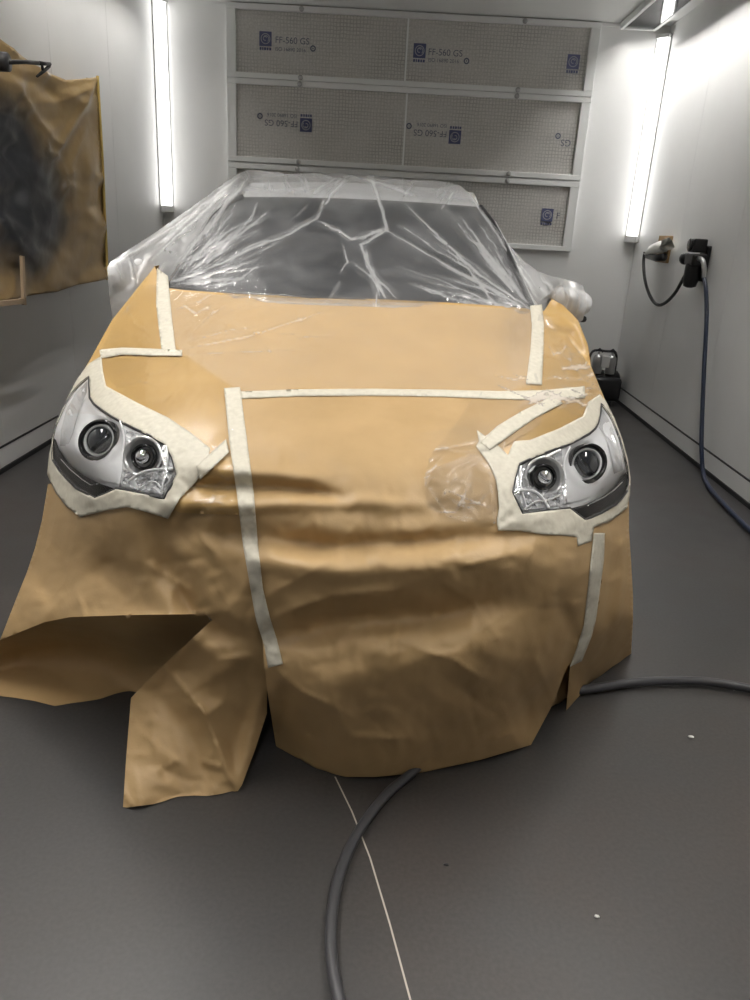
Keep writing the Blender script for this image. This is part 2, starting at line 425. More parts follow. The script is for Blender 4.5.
def dot_mesh():
    bm = bmesh.new(); n = 20
    for r0, r1 in ((.014, .026), (0.0, .006)):
        for i in range(n):
            t0, t1 = 2 * PI * i / n, 2 * PI * (i + 1) / n
            ps = [(r0 * math.cos(t0), 0, r0 * math.sin(t0)), (r1 * math.cos(t0), 0, r1 * math.sin(t0)), (r1 * math.cos(t1), 0, r1 * math.sin(t1)), (r0 * math.cos(t1), 0, r0 * math.sin(t1))]
            if r0 == 0: ps = ps[1:] if False else [ps[0], ps[1], ps[2]]
            bm.faces.new([bm.verts.new(p) for p in ps])
    me = bpy.data.meshes.new('printed_ring'); bm.to_mesh(me); bm.free(); me.materials.append(M['print']); return me
DT = dot_mesh()
def place(me, name, parent, world, flip=False, text=False):
    o = bpy.data.objects.new(name, me); C.objects.link(o); o.parent = parent
    w = Vector((0, 0, 0)); q = parent
    while q is not None: w += q.location; q = q.parent
    o.location = Vector(world) - w
    if text: o.rotation_euler = (PI / 2, PI if flip else 0, 0)
    elif flip: o.rotation_euler = (0, PI, 0)
    return o
BX = 1.565
def filter_panel(z0, z1, label, prints, split, bolts):
    zo0, zo1 = z0 - .046, z1 + .046
    t = empty('filter_panel', (0, YB, zo0), label, 'filter panel', 'filter panels of the back wall')
    bm = bmesh.new(); y0, y1 = YB - .045, YB
    box(bm, (-BX - .085, y0, zo0), (BX + .085, y1, z0), .004); box(bm, (-BX - .085, y0, z1), (BX + .085, y1, zo1), .004)
    box(bm, (-BX - .085, y0 + .001, z0), (-BX, y1, z1), .003); box(bm, (BX, y0 + .001, z0), (BX + .085, y1, z1), .003)
    mk('frame', bm, M['frame'], t, False)
    mats = []
    for a, b in ((-BX, split - .006), (split + .006, BX)):
        bm = bmesh.new(); nx, nz = 40, 12
        g = [[bm.verts.new((a + (b - a) * i / nx, YB - .012 - .006 * math.sin(PI * i / nx) * math.sin(PI * k / nz) + .0015 * random.uniform(-1, 1), z0 + (z1 - z0) * k / nz)) for k in range(nz + 1)] for i in range(nx + 1)]
        for i in range(nx):
            for k in range(nz): bm.faces.new((g[i][k], g[i + 1][k], g[i + 1][k + 1], g[i][k + 1]))
        mats.append(mk('filter_mat', bm, M['filter'], t))
    bm = bmesh.new(); box(bm, (split - .008, YB - .024, z0), (split + .008, YB - .008, z1)); mk('divider', bm, M['frame'], t, False)
    for x in bolts:
        for z in (z0 - .022, z1 + .022):
            bm = bmesh.new(); lathe(bm, (x, y0 - .001, z), (0, -1, 0), [(.022, 0), (.022, .006), (.015, .014), (0, .016)], 16); mk('bolt', bm, M['steel'], t)
    for kind, x, z, flip in prints:
        f = mats[0] if x < split else mats[1]
        y = YB - .021
        if kind == 'E': place(EM, 'printed_emblem', f, (x, y, z), flip)
        elif kind == 'D': place(DT, 'printed_ring', f, (x, y, z), flip)
        else: place({'T': TX, 'S': TX2, 'F': TXF, '0': TX0}[kind], 'printed_text', f, (x, y, z), flip, True)
    return t
def bp(px, py): p = atY([(px, py)], YB - .02)[0]; return float(p[0]), float(p[2])
def E_(k, px, py, flip=False): x, z = bp(px, py); return (k, x, z, flip)
filter_panel(2.745, 3.235, 'top filter panel under the ceiling, its two print stamps upright', [
    E_('E', 265.5, 41), E_('T', 275, 40), E_('S', 275, 49), E_('D', 313, 48.5),
    E_('E', 419.5, 53), E_('T', 428, 52), E_('S', 428, 60), E_('D', 466.5, 61), E_('E', 573, 64)], bp(407, 45)[0], (bp(302, 5)[0], bp(524, 28)[0]))
filter_panel(2.05, 2.65, 'middle filter panel of three, its print stamps upside down', [
    E_('E', 306, 123, True), E_('T', 298, 124, True), E_('S', 297, 116, True), E_('D', 260, 116),
    E_('E', 455, 135, True), E_('T', 447, 134, True), E_('S', 447, 126, True), E_('D', 409, 126), E_('D', 558, 136), E_('0', 571, 143, True)], bp(405, 128)[0], (bp(300, 83)[0], bp(516, 101)[0]))
filter_panel(1.42, 1.945, 'lowest filter panel, mostly hidden behind the film-covered car roof', [
    E_('E', 547, 217), E_('F', 556, 216)], bp(402, 190)[0], (bp(298, 164)[0], bp(507, 181)[0]))

# --- lamps
def corner_lamp(x, s, ztop, zbot, label):
    t = empty('corner_light', (x - s * .06, YB - .06, zbot), label, 'light fitting', 'corner tube lights')
    a = Vector((-s, -1, 0)).normalized(); u = Vector((s, -1, 0)).normalized() if s < 0 else Vector((1, -1, 0)).normalized()
    u = Vector((-a.y, a.x, 0)); c = Vector((x - s * .055, YB - .055, 0))
    def prism(bm, prof, z0, z1):
        lo = [bm.verts.new(c + u * p + a * q + Vector((0, 0, z0))) for p, q in prof]; hi = [bm.verts.new(c + u * p + a * q + Vector((0, 0, z1))) for p, q in prof]
        n = len(prof)
        for i in range(n): bm.faces.new((lo[i], lo[(i + 1) % n], hi[(i + 1) % n], hi[i]))
        bm.faces.new(lo[::-1]); bm.faces.new(hi)
        bmesh.ops.recalc_face_normals(bm, faces=bm.faces)
    bm = bmesh.new(); prism(bm, [(-.062, -.03), (.062, -.03), (.066, .006), (-.066, .006)], zbot, ztop); mk('housing', bm, M['frame'], t, False)
    bm = bmesh.new(); prism(bm, [(-.050, .006), (.050, .006), (.048, .022), (.03, .028), (-.03, .028), (-.048, .022)], zbot + .02, ztop - .02); mk('diffuser', bm, M['tube_glow'], t, False)
    for z0, z1 in ((zbot - .035, zbot + .018), (ztop - .018, ztop + .01)):
        bm = bmesh.new(); prism(bm, [(-.062, -.02), (.062, -.02), (.062, .034), (.03, .040), (-.03, .040), (-.062, .034)], z0, z1); mk('end_cap', bm, M['white_plastic'], t, False)
corner_lamp(XL, -1, 3.27, 1.56, 'lit tube light in the left back corner above the covered wing mirror')
corner_lamp(XR, 1, 3.20, 1.53, 'lit tube light in the right back corner above the wall socket')
def ceiling_lamp(x, y0, y1, label, glow):
    t = empty('ceiling_light', (x, (y0 + y1) / 2, ZC), label, 'light fitting', 'ceiling lights')
    w = .125; z = ZC - .055
    bm = bmesh.new()
    for a, b in ((-w - .03, -w), (w, w + .03)): box(bm, (x + a, y0, z), (x + b, y1, ZC), .004)
    box(bm, (x - w, y0, z), (x + w, y0 + .03, ZC), .004); box(bm, (x - w, y1 - .03, z), (x + w, y1, ZC), .004)
    mk('frame', bm, M['frame'], t, False)
    bm = bmesh.new(); box(bm, (x - w, y0 + .03, ZC - .006), (x + w, y1 - .03, ZC)); mk('reflector', bm, M['white_plastic'], t, False)
    bm = bmesh.new(); box(bm, (x - w, y0 + .03, z + .004), (x + w, y1 - .03, z + .008)); mk('glass', bm, M['lens'], t, False)
    for k in (-1, 1):
        bm = bmesh.new(); tube(bm, [(x + k * .065, y0 + .08, ZC - .028), (x + k * .065, y1 - .08, ZC - .028)], .017, 12); mk('tube', bm, glow, t)
ceiling_lamp(1.97, 5.05, 7.655, 'ceiling light at the top right, beside the right wall', M['ceil_back'])
ceiling_lamp(1.25, 1.1, 3.9, 'long ceiling light over the right side of the car', M['ceil_mid'])
ceiling_lamp(-1.5, 1.1, 3.9, 'long ceiling light over the left side of the car', M['ceil_glow'])
ceiling_lamp(0, -2.4, .4, 'ceiling light above the viewer in front of the car', M['ceil_front'])
ceiling_lamp(-1.97, 4.6, 7.2, 'ceiling light beside the left wall at the back', M['ceil_dim'])

# ------------------------------------------------------------------ shape of the covered car front: depth of the surface at points seen in the photograph
UP = [(153, 268, 3.22), (170, 288, 3.10), (240, 294, 3.0), (310, 297, 2.97), (375, 299, 2.97), (440, 302, 3.0), (500, 306, 3.06), (532, 309, 3.13), (552, 302, 3.22), (575, 325, 3.05),
      (112, 320, 2.95), (140, 322, 2.87), (170, 322, 2.81), (240, 320, 2.77), (310, 320, 2.77), (375, 322, 2.79), (440, 324, 2.82), (500, 328, 2.89), (540, 335, 2.97),
      (92, 356, 2.72), (130, 352, 2.62), (170, 350, 2.57), (240, 350, 2.54), (310, 350, 2.55), (375, 352, 2.57), (440, 354, 2.60), (500, 356, 2.66), (540, 358, 2.74), (590, 366, 2.88),
      (72, 390, 2.58), (100, 390, 2.42), (130, 390, 2.33), (170, 390, 2.27), (240, 390, 2.25), (310, 390, 2.27), (375, 391, 2.30), (440, 392, 2.33), (500, 393, 2.39), (540, 395, 2.44), (575, 397, 2.54), (604, 400, 2.68),
      (60, 415, 2.46), (95, 415, 2.26), (130, 415, 2.15), (170, 415, 2.11), (240, 415, 2.10), (310, 415, 2.12), (375, 415, 2.14), (440, 415, 2.17), (500, 415, 2.22), (545, 418, 2.29), (580, 420, 2.42), (613, 425, 2.58),
      (52, 442, 2.36), (75, 442, 2.20), (100, 442, 2.09), (130, 442, 2.01), (170, 442, 1.98), (240, 442, 1.975), (310, 442, 1.99), (375, 442, 2.01), (440, 442, 2.03), (500, 442, 2.08), (540, 445, 2.13), (575, 446, 2.24), (600, 446, 2.36), (622, 446, 2.48),
      (49, 478, 2.30), (75, 478, 2.12), (100, 478, 1.97), (130, 478, 1.90), (170, 478, 1.865), (240, 478, 1.855), (310, 478, 1.865), (375, 478, 1.87), (440, 478, 1.89), (500, 480, 1.925), (540, 482, 1.97), (575, 484, 2.07), (600, 484, 2.20), (628, 484, 2.42),
      (42, 520, 2.26), (70, 520, 2.09), (100, 520, 1.95), (130, 520, 1.855), (170, 520, 1.80), (240, 520, 1.785), (310, 520, 1.785), (375, 520, 1.79), (440, 520, 1.80), (500, 522, 1.83), (540, 524, 1.87), (575, 526, 1.96), (600, 526, 2.09), (629, 526, 2.38),
      (27, 570, 2.22), (60, 570, 2.09), (100, 570, 1.96), (150, 570, 1.83), (200, 570, 1.765), (240, 570, 1.74), (310, 570, 1.715), (375, 570, 1.71), (440, 570, 1.72), (500, 570, 1.755), (550, 572, 1.83), (590, 574, 1.98), (631, 576, 2.38),
      (8, 622, 2.11), (50, 622, 1.99), (100, 620, 1.87), (150, 620, 1.79), (200, 620, 1.755), (250, 620, 1.73), (310, 620, 1.70), (375, 620, 1.69), (440, 620, 1.70), (500, 620, 1.745)]
MID_R = [(550, 622, 1.86), (590, 624, 2.03), (633, 620, 2.42)]
LOW_F = [(550, 622, 1.86), (590, 624, 2.03), (255, 670, 1.72), (310, 670, 1.69), (375, 670, 1.68), (440, 670, 1.69), (500, 670, 1.76), (560, 672, 1.96), (270, 720, 1.80), (340, 722, 1.70), (420, 722, 1.72), (500, 720, 1.83), (545, 715, 2.02),
         (275, 745, 1.89), (310, 766, 1.81), (340, 777, 1.77), (420, 773, 1.81), (480, 760, 1.88), (530, 745, 1.972)]
LOW_L = [(0, 642, 2.10), (70, 650, 1.97), (130, 660, 1.86), (165, 670, 1.83), (210, 670, 1.755), (262, 670, 1.77), (130, 710, 1.83), (180, 712, 1.76), (225, 715, 1.75), (266, 714, 1.82), (127, 760, 1.70), (180, 762, 1.69), (252, 756, 1.76), (125, 808, 1.594), (180, 801, 1.64), (240, 790, 1.69)]
LOW_R = MID_R + [(560, 655, 2.02), (590, 660, 2.19), (630, 655, 2.55), (550, 712, 2.10), (566, 711, 2.16), (590, 684, 2.34), (570, 690, 2.14)]
tpsF, tpsL, tpsR = TPS(UP + LOW_F), TPS(UP + LOW_L + MID_R), TPS(UP + LOW_R)

FOLDS = [
    ([(190, 466), (250, 470), (325, 478)], .020, 9, 0), ([(190, 486), (255, 487), (312, 491), (345, 500)], -.026, 7, 0),
    ([(165, 503), (255, 506), (340, 502), (420, 505)], .014, 7, 0), ([(170, 530), (255, 537), (330, 545)], -.034, 13, 0),
    ([(290, 548), (400, 543), (545, 533)], -.030, 10, 0), ([(262, 560), (340, 572), (520, 560)], .030, 15, 0),
    ([(275, 640), (340, 622), (430, 616), (515, 600)], -.050, 16, 0), ([(275, 615), (330, 596), (400, 588)], .016, 7, 1),
    ([(300, 700), (380, 668), (480, 656), (540, 640)], .022, 26, 0), ([(262, 600), (330, 560), (360, 520)], .010, 8, 1),
    ([(500, 640), (470, 600), (440, 580)], .012, 6, 1), ([(420, 650), (455, 660), (478, 676)], .010, 4, 1),
    ([(275, 668), (300, 690), (350, 715)], .018, 6, 1), ([(330, 690), (350, 735), (420, 740)], .010, 6, 1),
    ([(285, 690), (276, 740)], -.03, 10, 0), ([(560, 560), (545, 640), (530, 700)], .014, 10, 0), ([(520, 690), (535, 740)], -.01, 8, 0),
    ([(560, 600), (575, 640), (562, 672)], -.02, 8, 0),
    # left sheet
    ([(160, 535), (172, 575), (200, 625), (255, 640)], -.040, 13, 0), ([(128, 520), (150, 580), (185, 620), (232, 680)], .020, 16, 0),
    ([(70, 617), (130, 615), (206, 614)], .030, 7, 1), ([(206, 614), (190, 590), (140, 560)], .012, 7, 1),
    ([(212, 620), (180, 650), (134, 694)], .022, 9, 0), ([(165, 668), (205, 712), (228, 772), (237, 789)], .028, 7, 1),
    ([(150, 690), (190, 730), (205, 780)], -.016, 10, 0), ([(180, 700), (208, 714), (225, 700)], .010, 4, 1),
    ([(200, 760), (222, 768)], .012, 4, 1), ([(190, 690), (240, 660), (262, 668)], .010, 8, 0), ([(264, 690), (250, 740), (238, 786)], .02, 7, 0),
    ([(88, 545), (70, 615)], .012, 14, 0), ([(100, 560), (130, 600)], -.012, 14, 0), ([(25, 560), (60, 612)], -.01, 10, 0),
    # right sheet
    ([(622, 535), (622, 580), (616, 626)], .022, 7, 1), ([(612, 550), (608, 600), (606, 640)], -.02, 7, 0), ([(604, 560), (625, 540)], .012, 5, 1), ([(604, 585), (622, 575)], .012, 5, 1),
    ([(596, 640), (620, 610)], .014, 6, 1), ([(580, 668), (612, 640)], -.014, 8, 0),
    # bonnet
    ([(160, 300), (260, 335), (300, 352)], .006, 5, 1), ([(180, 352), (260, 330), (340, 305)], .006, 6, 1), ([(105, 390), (150, 382)], .006, 4, 1),
    ([(108, 386), (135, 420)], .005, 4, 1), ([(400, 435), (470, 425)], .008, 5, 1), ([(430, 470), (480, 450), (500, 440)], .008, 4, 1),
    ([(545, 316), (562, 316), (578, 328), (591, 354)], .03, 4, 1), ([(548, 328), (568, 335), (584, 362)], -.03, 5, 0), ([(545, 340), (570, 362), (595, 392)], .015, 5, 1), ([(552, 305), (562, 312)], -.02, 4, 0)]
for _ in range(90):                                                     # small creases of the hanging sheets
    x, y = random.uniform(10, 620), random.uniform(520, 790); a = random.uniform(0, PI); l = random.uniform(14, 55)
    FOLDS.append(([(x, y), (x + l * math.cos(a), y + l * math.sin(a))], random.uniform(-.005, .008), random.uniform(1.6, 3.4), 1))
def detail(P):
    P = np.asarray(P, float); low = np.clip((P[:, 1] - 440) / 90, 0, 1)
    d = ridges(P, FOLDS)
    d += (.0012 + .0055 * low) * facet(P, 62, .5, 1) + (.0006 + .0036 * low) * facet(P, 27, 1.3, 2) + (.0004 + .0012 * low) * facet(P, 11, 2.2, 3)
    return d
def depth(tps, off=0.):
    return lambda P: tps(P) - detail(P) - off
def floor_clamp(P3):
    P3 = P3.copy(); P3[:, 2] = np.maximum(P3[:, 2], .003); return P3

# headlight outlines in the photograph
LAMP_L = [(89, 377), (80, 384), (73, 392), (66, 403), (61, 414), (56, 425), (53, 437), (52, 450), (53, 460), (60, 471), (68, 480), (76, 488), (94.5, 498), (105, 494), (116, 489), (140, 493.5), (164.5, 498.5), (170, 488), (176.6, 474), (172, 457), (164.5, 444), (149.5, 435.6), (125, 424), (112, 417), (101, 409.5), (94, 404), (90, 398), (89.4, 388)]
LAMP_R = [(601, 404), (606, 410), (610, 416), (615, 427), (619.5, 438.5), (622.5, 449), (625, 459), (627.3, 470), (628, 480), (627, 491), (622, 498), (616, 504), (601, 513), (585, 520), (577, 514), (570, 508.5), (546, 511), (522.4, 514), (517, 503), (512, 492), (515, 478), (518.7, 464.7), (537, 456), (551, 451), (565, 446), (574, 442), (582, 437.6), (589, 434), (595, 429), (598, 424), (600, 415)]

# ------------------------------------------------------------------ masking paper
def sheet(name, poly, step, dfun, m, label, cat, group=None, holes=(), skirts=(), clamp=True, thick=0., gather_shine=None):
    V, T = flat_mesh(poly, step, holes); P3 = atY(V, dfun(V))
    if clamp: P3 = floor_clamp(P3)
    bm = bmesh.new(); add_mesh(bm, P3, T)
    if gather_shine:
        ly = bm.verts.layers.float.new('gather_shine'); gv = {tuple(round(float(c), 4) for c in p): g for p, g in zip(P3, gather_shine(V))}
        for v in bm.verts: v[ly] = float(gv.get(tuple(round(c, 4) for c in v.co), 0))
    for line, offs, flip in skirts:
        L = resample(line, step * 2, False); add_skirt(bm, floor_clamp(atY(L, dfun(L))), offs, flip)
    if skirts: bmesh.ops.remove_doubles(bm, verts=bm.verts, dist=.0008)
    o = mk(name, bm, m); tag(o, label, cat, group)
    if thick:
        md = o.modifiers.new('thickness', 'SOLIDIFY'); md.thickness = thick; md.offset = -1
    return o
BACK = [(0, .12, 0), (.0, .45, 0), (.0, 1.0, 0)]
S1L = [(155, 266), (140, 285), (112, 320), (92, 356), (72, 390), (60, 415), (52, 440)]
S1R = [(552, 299), (563, 305), (578, 320), (588, 345), (591, 366), (601, 390), (613, 418), (620, 440)]
hood_poly = S1L + [(50, 470), (75, 505), (120, 500), (168, 505), (180, 513), (240, 515), (330, 512), (420, 512), (500, 522), (540, 520), (590, 525), (628, 500), (628, 478)] + S1R[::-1] + [(544, 311), (532, 309), (500, 306), (440, 302), (375, 299), (310, 297), (240, 294), (185, 290), (168, 288), (160, 284)]
sheet('masking_paper', hood_poly, 3.2, depth(tpsF, .004), M['kraft_hood'], 'golden brown masking paper lying over the car bonnet', 'masking paper', None, [LAMP_L, LAMP_R],
      [(S1L, BACK, True), (S1R, BACK, False)])
front_poly = [(236, 390), (300, 390), (375, 390), (440, 391), (505, 392), (548, 396), (540, 425), (505, 446), (496, 470), (498, 525), (545, 530), (606, 528), (604, 560), (600, 600), (590, 640), (567, 667), (553, 704), (531, 745), (480, 760), (420, 773), (375, 777), (340, 777), (305, 766), (276, 746), (271, 715), (267, 690), (262, 640), (254, 590), (246, 540), (240, 490)]
sheet('masking_paper', front_poly, 3.0, depth(tpsF, .009), M['kraft'], 'wide brown masking paper sheet hanging over the front bumper between the two vertical tapes', 'masking paper')
L_sil = [(48, 484), (42, 520), (35, 548), (27, 572), (15, 602), (0, 640)]
left_poly = L_sil + [(20, 632), (45, 622), (70, 617), (130, 615), (206, 614), (212, 620), (180, 650), (150, 678), (131, 698), (126, 760), (123, 808), (180, 801), (238, 791), (242, 785), (255, 750), (267, 713), (267, 690), (268, 660), (262, 610), (254, 560), (246, 500), (240, 480), (150, 478)]
left = sheet('masking_paper', left_poly, 3.0, depth(tpsL), M['kraft'], 'brown masking paper below the left headlight, with a pointed flap trailing on the floor', 'masking paper', None, [LAMP_L], [(L_sil, [(0.01, .12, -.02), (.05, .5, -.05)], True)])
# the tucked-under pocket of that sheet
ridge = [(-12, 648), (0, 640), (20, 632), (45, 622), (70, 617), (130, 615), (206, 614)]
rp = np.array(ridge, float); ry = depth(tpsL)(rp)
POCK = [(x, y, d) for (x, y), d in zip(ridge, ry)] + [(225, 640, ry[-1] + .10), (20, 650, 2.21), (60, 640, 2.17), (100, 640, 2.12), (150, 635, 1.95), (190, 632, 1.90), (-10, 672, 2.16), (30, 684, 2.13), (80, 680, 2.15), (130, 670, 2.14), (180, 660, 2.0), (0, 696, 2.045), (55, 708, 2.0), (100, 700, 2.06), (130, 694, 2.11), (175, 690, 2.05), (-25, 690, 2.06)]
tpsP = TPS(POCK, .05)
pock_poly = [(-22, 655)] + ridge + [(225, 640), (200, 665), (160, 695), (130, 694), (100, 700), (55, 707), (25, 702), (0, 696), (-30, 690)]
V, T = flat_mesh(pock_poly, 3.2); P3 = floor_clamp(atY(V, tpsP(V) - .004 * facet(V, 40, .4, 5))); bm = bmesh.new(); add_mesh(bm, P3, T)
bm.verts.ensure_lookup_table()
for v in bm.verts: v.co -= left.location
tmp = bpy.data.meshes.new('tmp'); bm.to_mesh(tmp); bm.free()
bm = bmesh.new(); bm.from_mesh(left.data); bm.from_mesh(tmp); bmesh.ops.remove_doubles(bm, verts=bm.verts, dist=.002); bm.to_mesh(left.data); bm.free(); bpy.data.meshes.remove(tmp)
for p in left.data.polygons: p.use_smooth = True
R_sil = [(629, 500), (629, 530), (631, 560), (633, 595), (633, 620), (631, 655)]
right_poly = [(560, 520), (629, 500)] + R_sil[1:] + [(612, 667), (590, 684), (566, 711), (570, 668), (572, 640), (562, 620), (556, 560)]
rs = sheet('masking_paper', right_poly, 3.0, depth(tpsR, -.006), M['kraft'], 'narrow brown masking paper at the right front wheel, below the right headlight', 'masking paper', None, [LAMP_R], [(R_sil, [(0, .12, -.01), (-.01, .5, -.03)], False)])
def join_patch(o, poly, step, dfun):
    V, T = flat_mesh(poly, step); P3 = floor_clamp(atY(V, dfun(V))); bm = bmesh.new(); bm.from_mesh(o.data); add_mesh(bm, P3 - np.array(o.location), T); bm.to_mesh(o.data); bm.free()
    for p in o.data.polygons: p.use_smooth = True
join_patch(rs, [(556, 640), (580, 640), (574, 670), (568, 711), (551, 713), (545, 690)], 3, lambda P: tpsR(P) + .09 + .0012 * np.maximum(P[:, 0] - 560, 0))

# ------------------------------------------------------------------ masking tape
def strip_poly(line, widths):
    P = [np.array(p, float) for p in line]; n = len(P); L, Rr = [], []
    w = widths if hasattr(widths, '__len__') else [widths] * n
    for i in range(n):
        t = P[min(i + 1, n - 1)] - P[max(i - 1, 0)]; t /= np.linalg.norm(t); q = np.array([-t[1], t[0]]) * w[i] / 2
        L.append(tuple(P[i] + q)); Rr.append(tuple(P[i] - q))
    return L + Rr[::-1]
def tape(poly, label, tps=tpsF, off=.0145, holes=(), step=2.6, wr=.0012):
    f = depth(tps, off)
    return sheet('masking_tape', poly, step, lambda P: f(P) - wr * facet(P, 7, .3, 4) - wr * .6 * facet(P, 16, 1.1, 6), M['tape'], label, 'masking tape', None, holes, (), True, .0008)
tape([(224, 388), (240, 387), (247, 440), (254, 495), (258, 545), (263, 590), (270, 618), (277, 640), (283, 664), (268, 668), (264, 645), (256, 620), (251, 592), (243, 545), (237, 495), (229, 440)], 'long cream masking tape strip running down the front between left headlight and bumper', off=.0155)
tape(strip_poly([(241, 395), (300, 392.5), (375, 392), (440, 393), (500, 395), (545, 395), (585, 392)], [7, 7, 7, 7, 8, 10, 12]), 'cream masking tape strip running straight across the bonnet', off=.0148)
tape([(157, 268), (168, 276), (170, 300), (172, 320), (176, 352), (162, 354), (158, 322), (156, 303)], 'cream masking tape strip at the left end of the windscreen')
tape(strip_poly([(100, 354), (122, 351), (150, 352), (182, 353)], [9, 7, 7, 6]), 'short level masking tape above the left headlight', off=.0148)
tape(strip_poly([(536, 305), (538, 325), (537, 350), (534, 384)], [12, 12, 13, 16]), 'cream masking tape strip at the right end of the windscreen')
tape([(480, 442), (497, 426), (522, 411), (552, 396), (563, 403), (535, 418), (512, 434), (490, 450)], 'slanting masking tape leading up to the right from the right headlight inner corner', off=.0165)
tape([(594, 533), (605, 533), (604, 560), (600, 590), (596, 620), (592, 636), (582, 661), (570, 667), (577, 648), (584, 625), (588, 590), (591, 560)], 'cream masking tape strip hanging below the right headlight', off=.0165)
tape([(196, 466), (226, 439), (229, 452), (200, 480)], 'short slanting masking tape between left headlight and long vertical strip', off=.0168)
ring_l = [(101, 356), (103, 372), (106, 386), (136, 402), (169, 418), (190, 432), (210, 448), (207, 463), (196, 482), (180, 498), (168, 519), (150, 513), (127, 507), (104, 511), (80, 517), (66, 506), (55, 492), (47, 474), (49, 455), (52, 440), (58, 418), (66, 400), (77, 379), (88, 364)]
tape(ring_l, 'wide border of masking tape around the left headlight', tpsF, .0135, [LAMP_L], 2.6, .0016)
ring_r = [(600, 394), (588, 402), (583, 416), (560, 428), (530, 440), (514, 441), (508, 455), (500, 447), (477, 430), (479, 441), (476, 446), (489, 464), (496, 480), (498, 492), (499, 508), (497, 519), (498, 531), (520, 531), (540, 534), (560, 535), (577, 537), (578, 546), (592, 541), (594, 527), (612, 520), (627, 508), (630, 495), (630.5, 478), (628, 460), (622, 438), (614, 417), (606, 401)]
tape(ring_r, 'wide border of masking tape around the right headlight', tpsF, .0135, [LAMP_R], 2.6, .0016)

# ------------------------------------------------------------------ the car
car = empty('car', (-.28, 3.9, 0), 'white car wrapped in brown masking paper and clear plastic film, only its headlights bare', 'car')
def xc(y): return -.145 - .05 * (y - 2.2)
Wt = np.array([(1.78, .20), (1.84, .45), (1.92, .58), (2.0, .66), (2.1, .72), (2.3, .79), (2.6, .84), (3.1, .86), (5.4, .86), (5.8, .80), (6.0, .68)])
Zt = np.array([(1.78, .55), (1.84, .68), (1.92, .78), (2.0, .84), (2.1, .90), (2.3, .95), (2.6, 1.03), (3.1, 1.15), (5.4, 1.16), (5.8, 1.10), (6.0, .98)])
bm = bmesh.new(); rings = []
for y in list(np.linspace(1.82, 2.2, 10)) + list(np.linspace(2.3, 6.0, 22)):
    w, z = np.interp(y, Wt[:, 0], Wt[:, 1]), np.interp(y, Zt[:, 0], Zt[:, 1]); n = 36; rg = []; zb = .28 if y > 2.25 else .46
    if y < 2.7: w = w - .03; z = z - .05
    for k in range(n):
        a = 2 * PI * k / n; c, s_ = math.cos(a), math.sin(a)
        hh = (z - zb) / 2
        rg.append(bm.verts.new((xc(y) + w * abs(c) ** .4 * (1 if c > 0 else -1), y, zb + hh + hh * abs(s_) ** .35 * (1 if s_ > 0 else -1))))
    rings.append(rg)
for a, b in zip(rings, rings[1:]):
    for k in range(36): bm.faces.new((a[k], a[(k + 1) % 36], b[(k + 1) % 36], b[k]))
bm.faces.new(rings[0]); bm.faces.new(rings[-1][::-1]); bmesh.ops.recalc_face_normals(bm, faces=bm.faces)
mk('body', bm, M['car_paint'], car)
for y in (2.72, 5.25):
    for s_ in (-1, 1):
        bm = bmesh.new(); c = (xc(y) + s_ * .76, y, .33)
        lathe(bm, c, (s_, 0, 0), [(.20, -.10), (.30, -.11), (.327, -.08), (.33, 0), (.327, .06), (.30, .085), (.215, .08), (.205, .05)], 40)
        wh = mk('wheel', bm, M['rubber'], car)
        bm = bmesh.new(); lathe(bm, c, (s_, 0, 0), [(0, .06), (.05, .07), (.06, .05), (.19, .03), (.21, .075), (.212, .02), (.20, -.08)], 30); mk('rim', bm, M['satin'], wh)
# cabin
GL = [(170, 289, 3.14), (192, 252, 3.36), (215, 216, 3.58), (230, 203, 3.66), (243, 197, 3.70)]
GR = [(533, 310, 3.17), (517, 274, 3.38), (505, 246, 3.54), (492, 222, 3.68), (480, 207, 3.77)]
def bowed(a, b, k, n=24):
    """points from a to b, bowed towards the car's nose by k metres"""
    return [(1 - t) * a + t * b - np.array([0, k * 4 * t * (1 - t), 0]) + np.array([0, 0, 0]) for t in np.linspace(0, 1, n + 1)]
gl = np.concatenate([atY([p[:2]], p[2]) for p in GL]); gr = np.concatenate([atY([p[:2]], p[2]) for p in GR])
rows = []
for i, t in enumerate(np.linspace(0, 1, len(GL))): rows.append(bowed(gl[i], gr[i], .20 - .13 * t))
for i in range(len(rows)):                                             # lift the crown so that the glass edge bows like the real one
    t = i / (len(rows) - 1)
    for j, p in enumerate(rows[i]):
        q = j / 24; p[2] += (.012 - .002 * t) * 4 * q * (1 - q)
def grid_mesh(rows):
    bm = bmesh.new(); g = [[bm.verts.new([float(c) for c in p]) for p in r] for r in rows]
    for a, b in zip(g, g[1:]):
        for i in range(len(a) - 1): bm.faces.new((a[i], a[i + 1], b[i + 1], b[i]))
    return bm
ws = mk('windscreen', grid_mesh(rows), M['windscreen'], car)
bm = bmesh.new(); tube(bm, [p + np.array([0, .005, .0]) for p in rows[0]], .012, 8); mk('windscreen_seal', bm, M['black'], ws)
for e in (gl, gr): bm = bmesh.new(); tube(bm, [p + np.array([0, -.004, 0]) for p in e], .013, 8); mk('windscreen_seal', bm, M['black'], ws)
top = rows[-1]
roof = [top]
for dy, dz in ((.06, .026), (.14, .052), (.25, .078), (.4, .085), (.8, .075), (1.3, .02), (1.75, -.09)):
    roof.append([p + np.array([-.05 * dy + (q - .5) * -.02 * min(dy, 1), dy + (.07 * (4 * q * (1 - q)) if dy < .3 else 0), dz - .006 * abs(2 * q - 1) ** 4]) for q, p in zip(np.linspace(0, 1, 25), top)])
mk('roof', grid_mesh(roof), M['car_paint'], car)
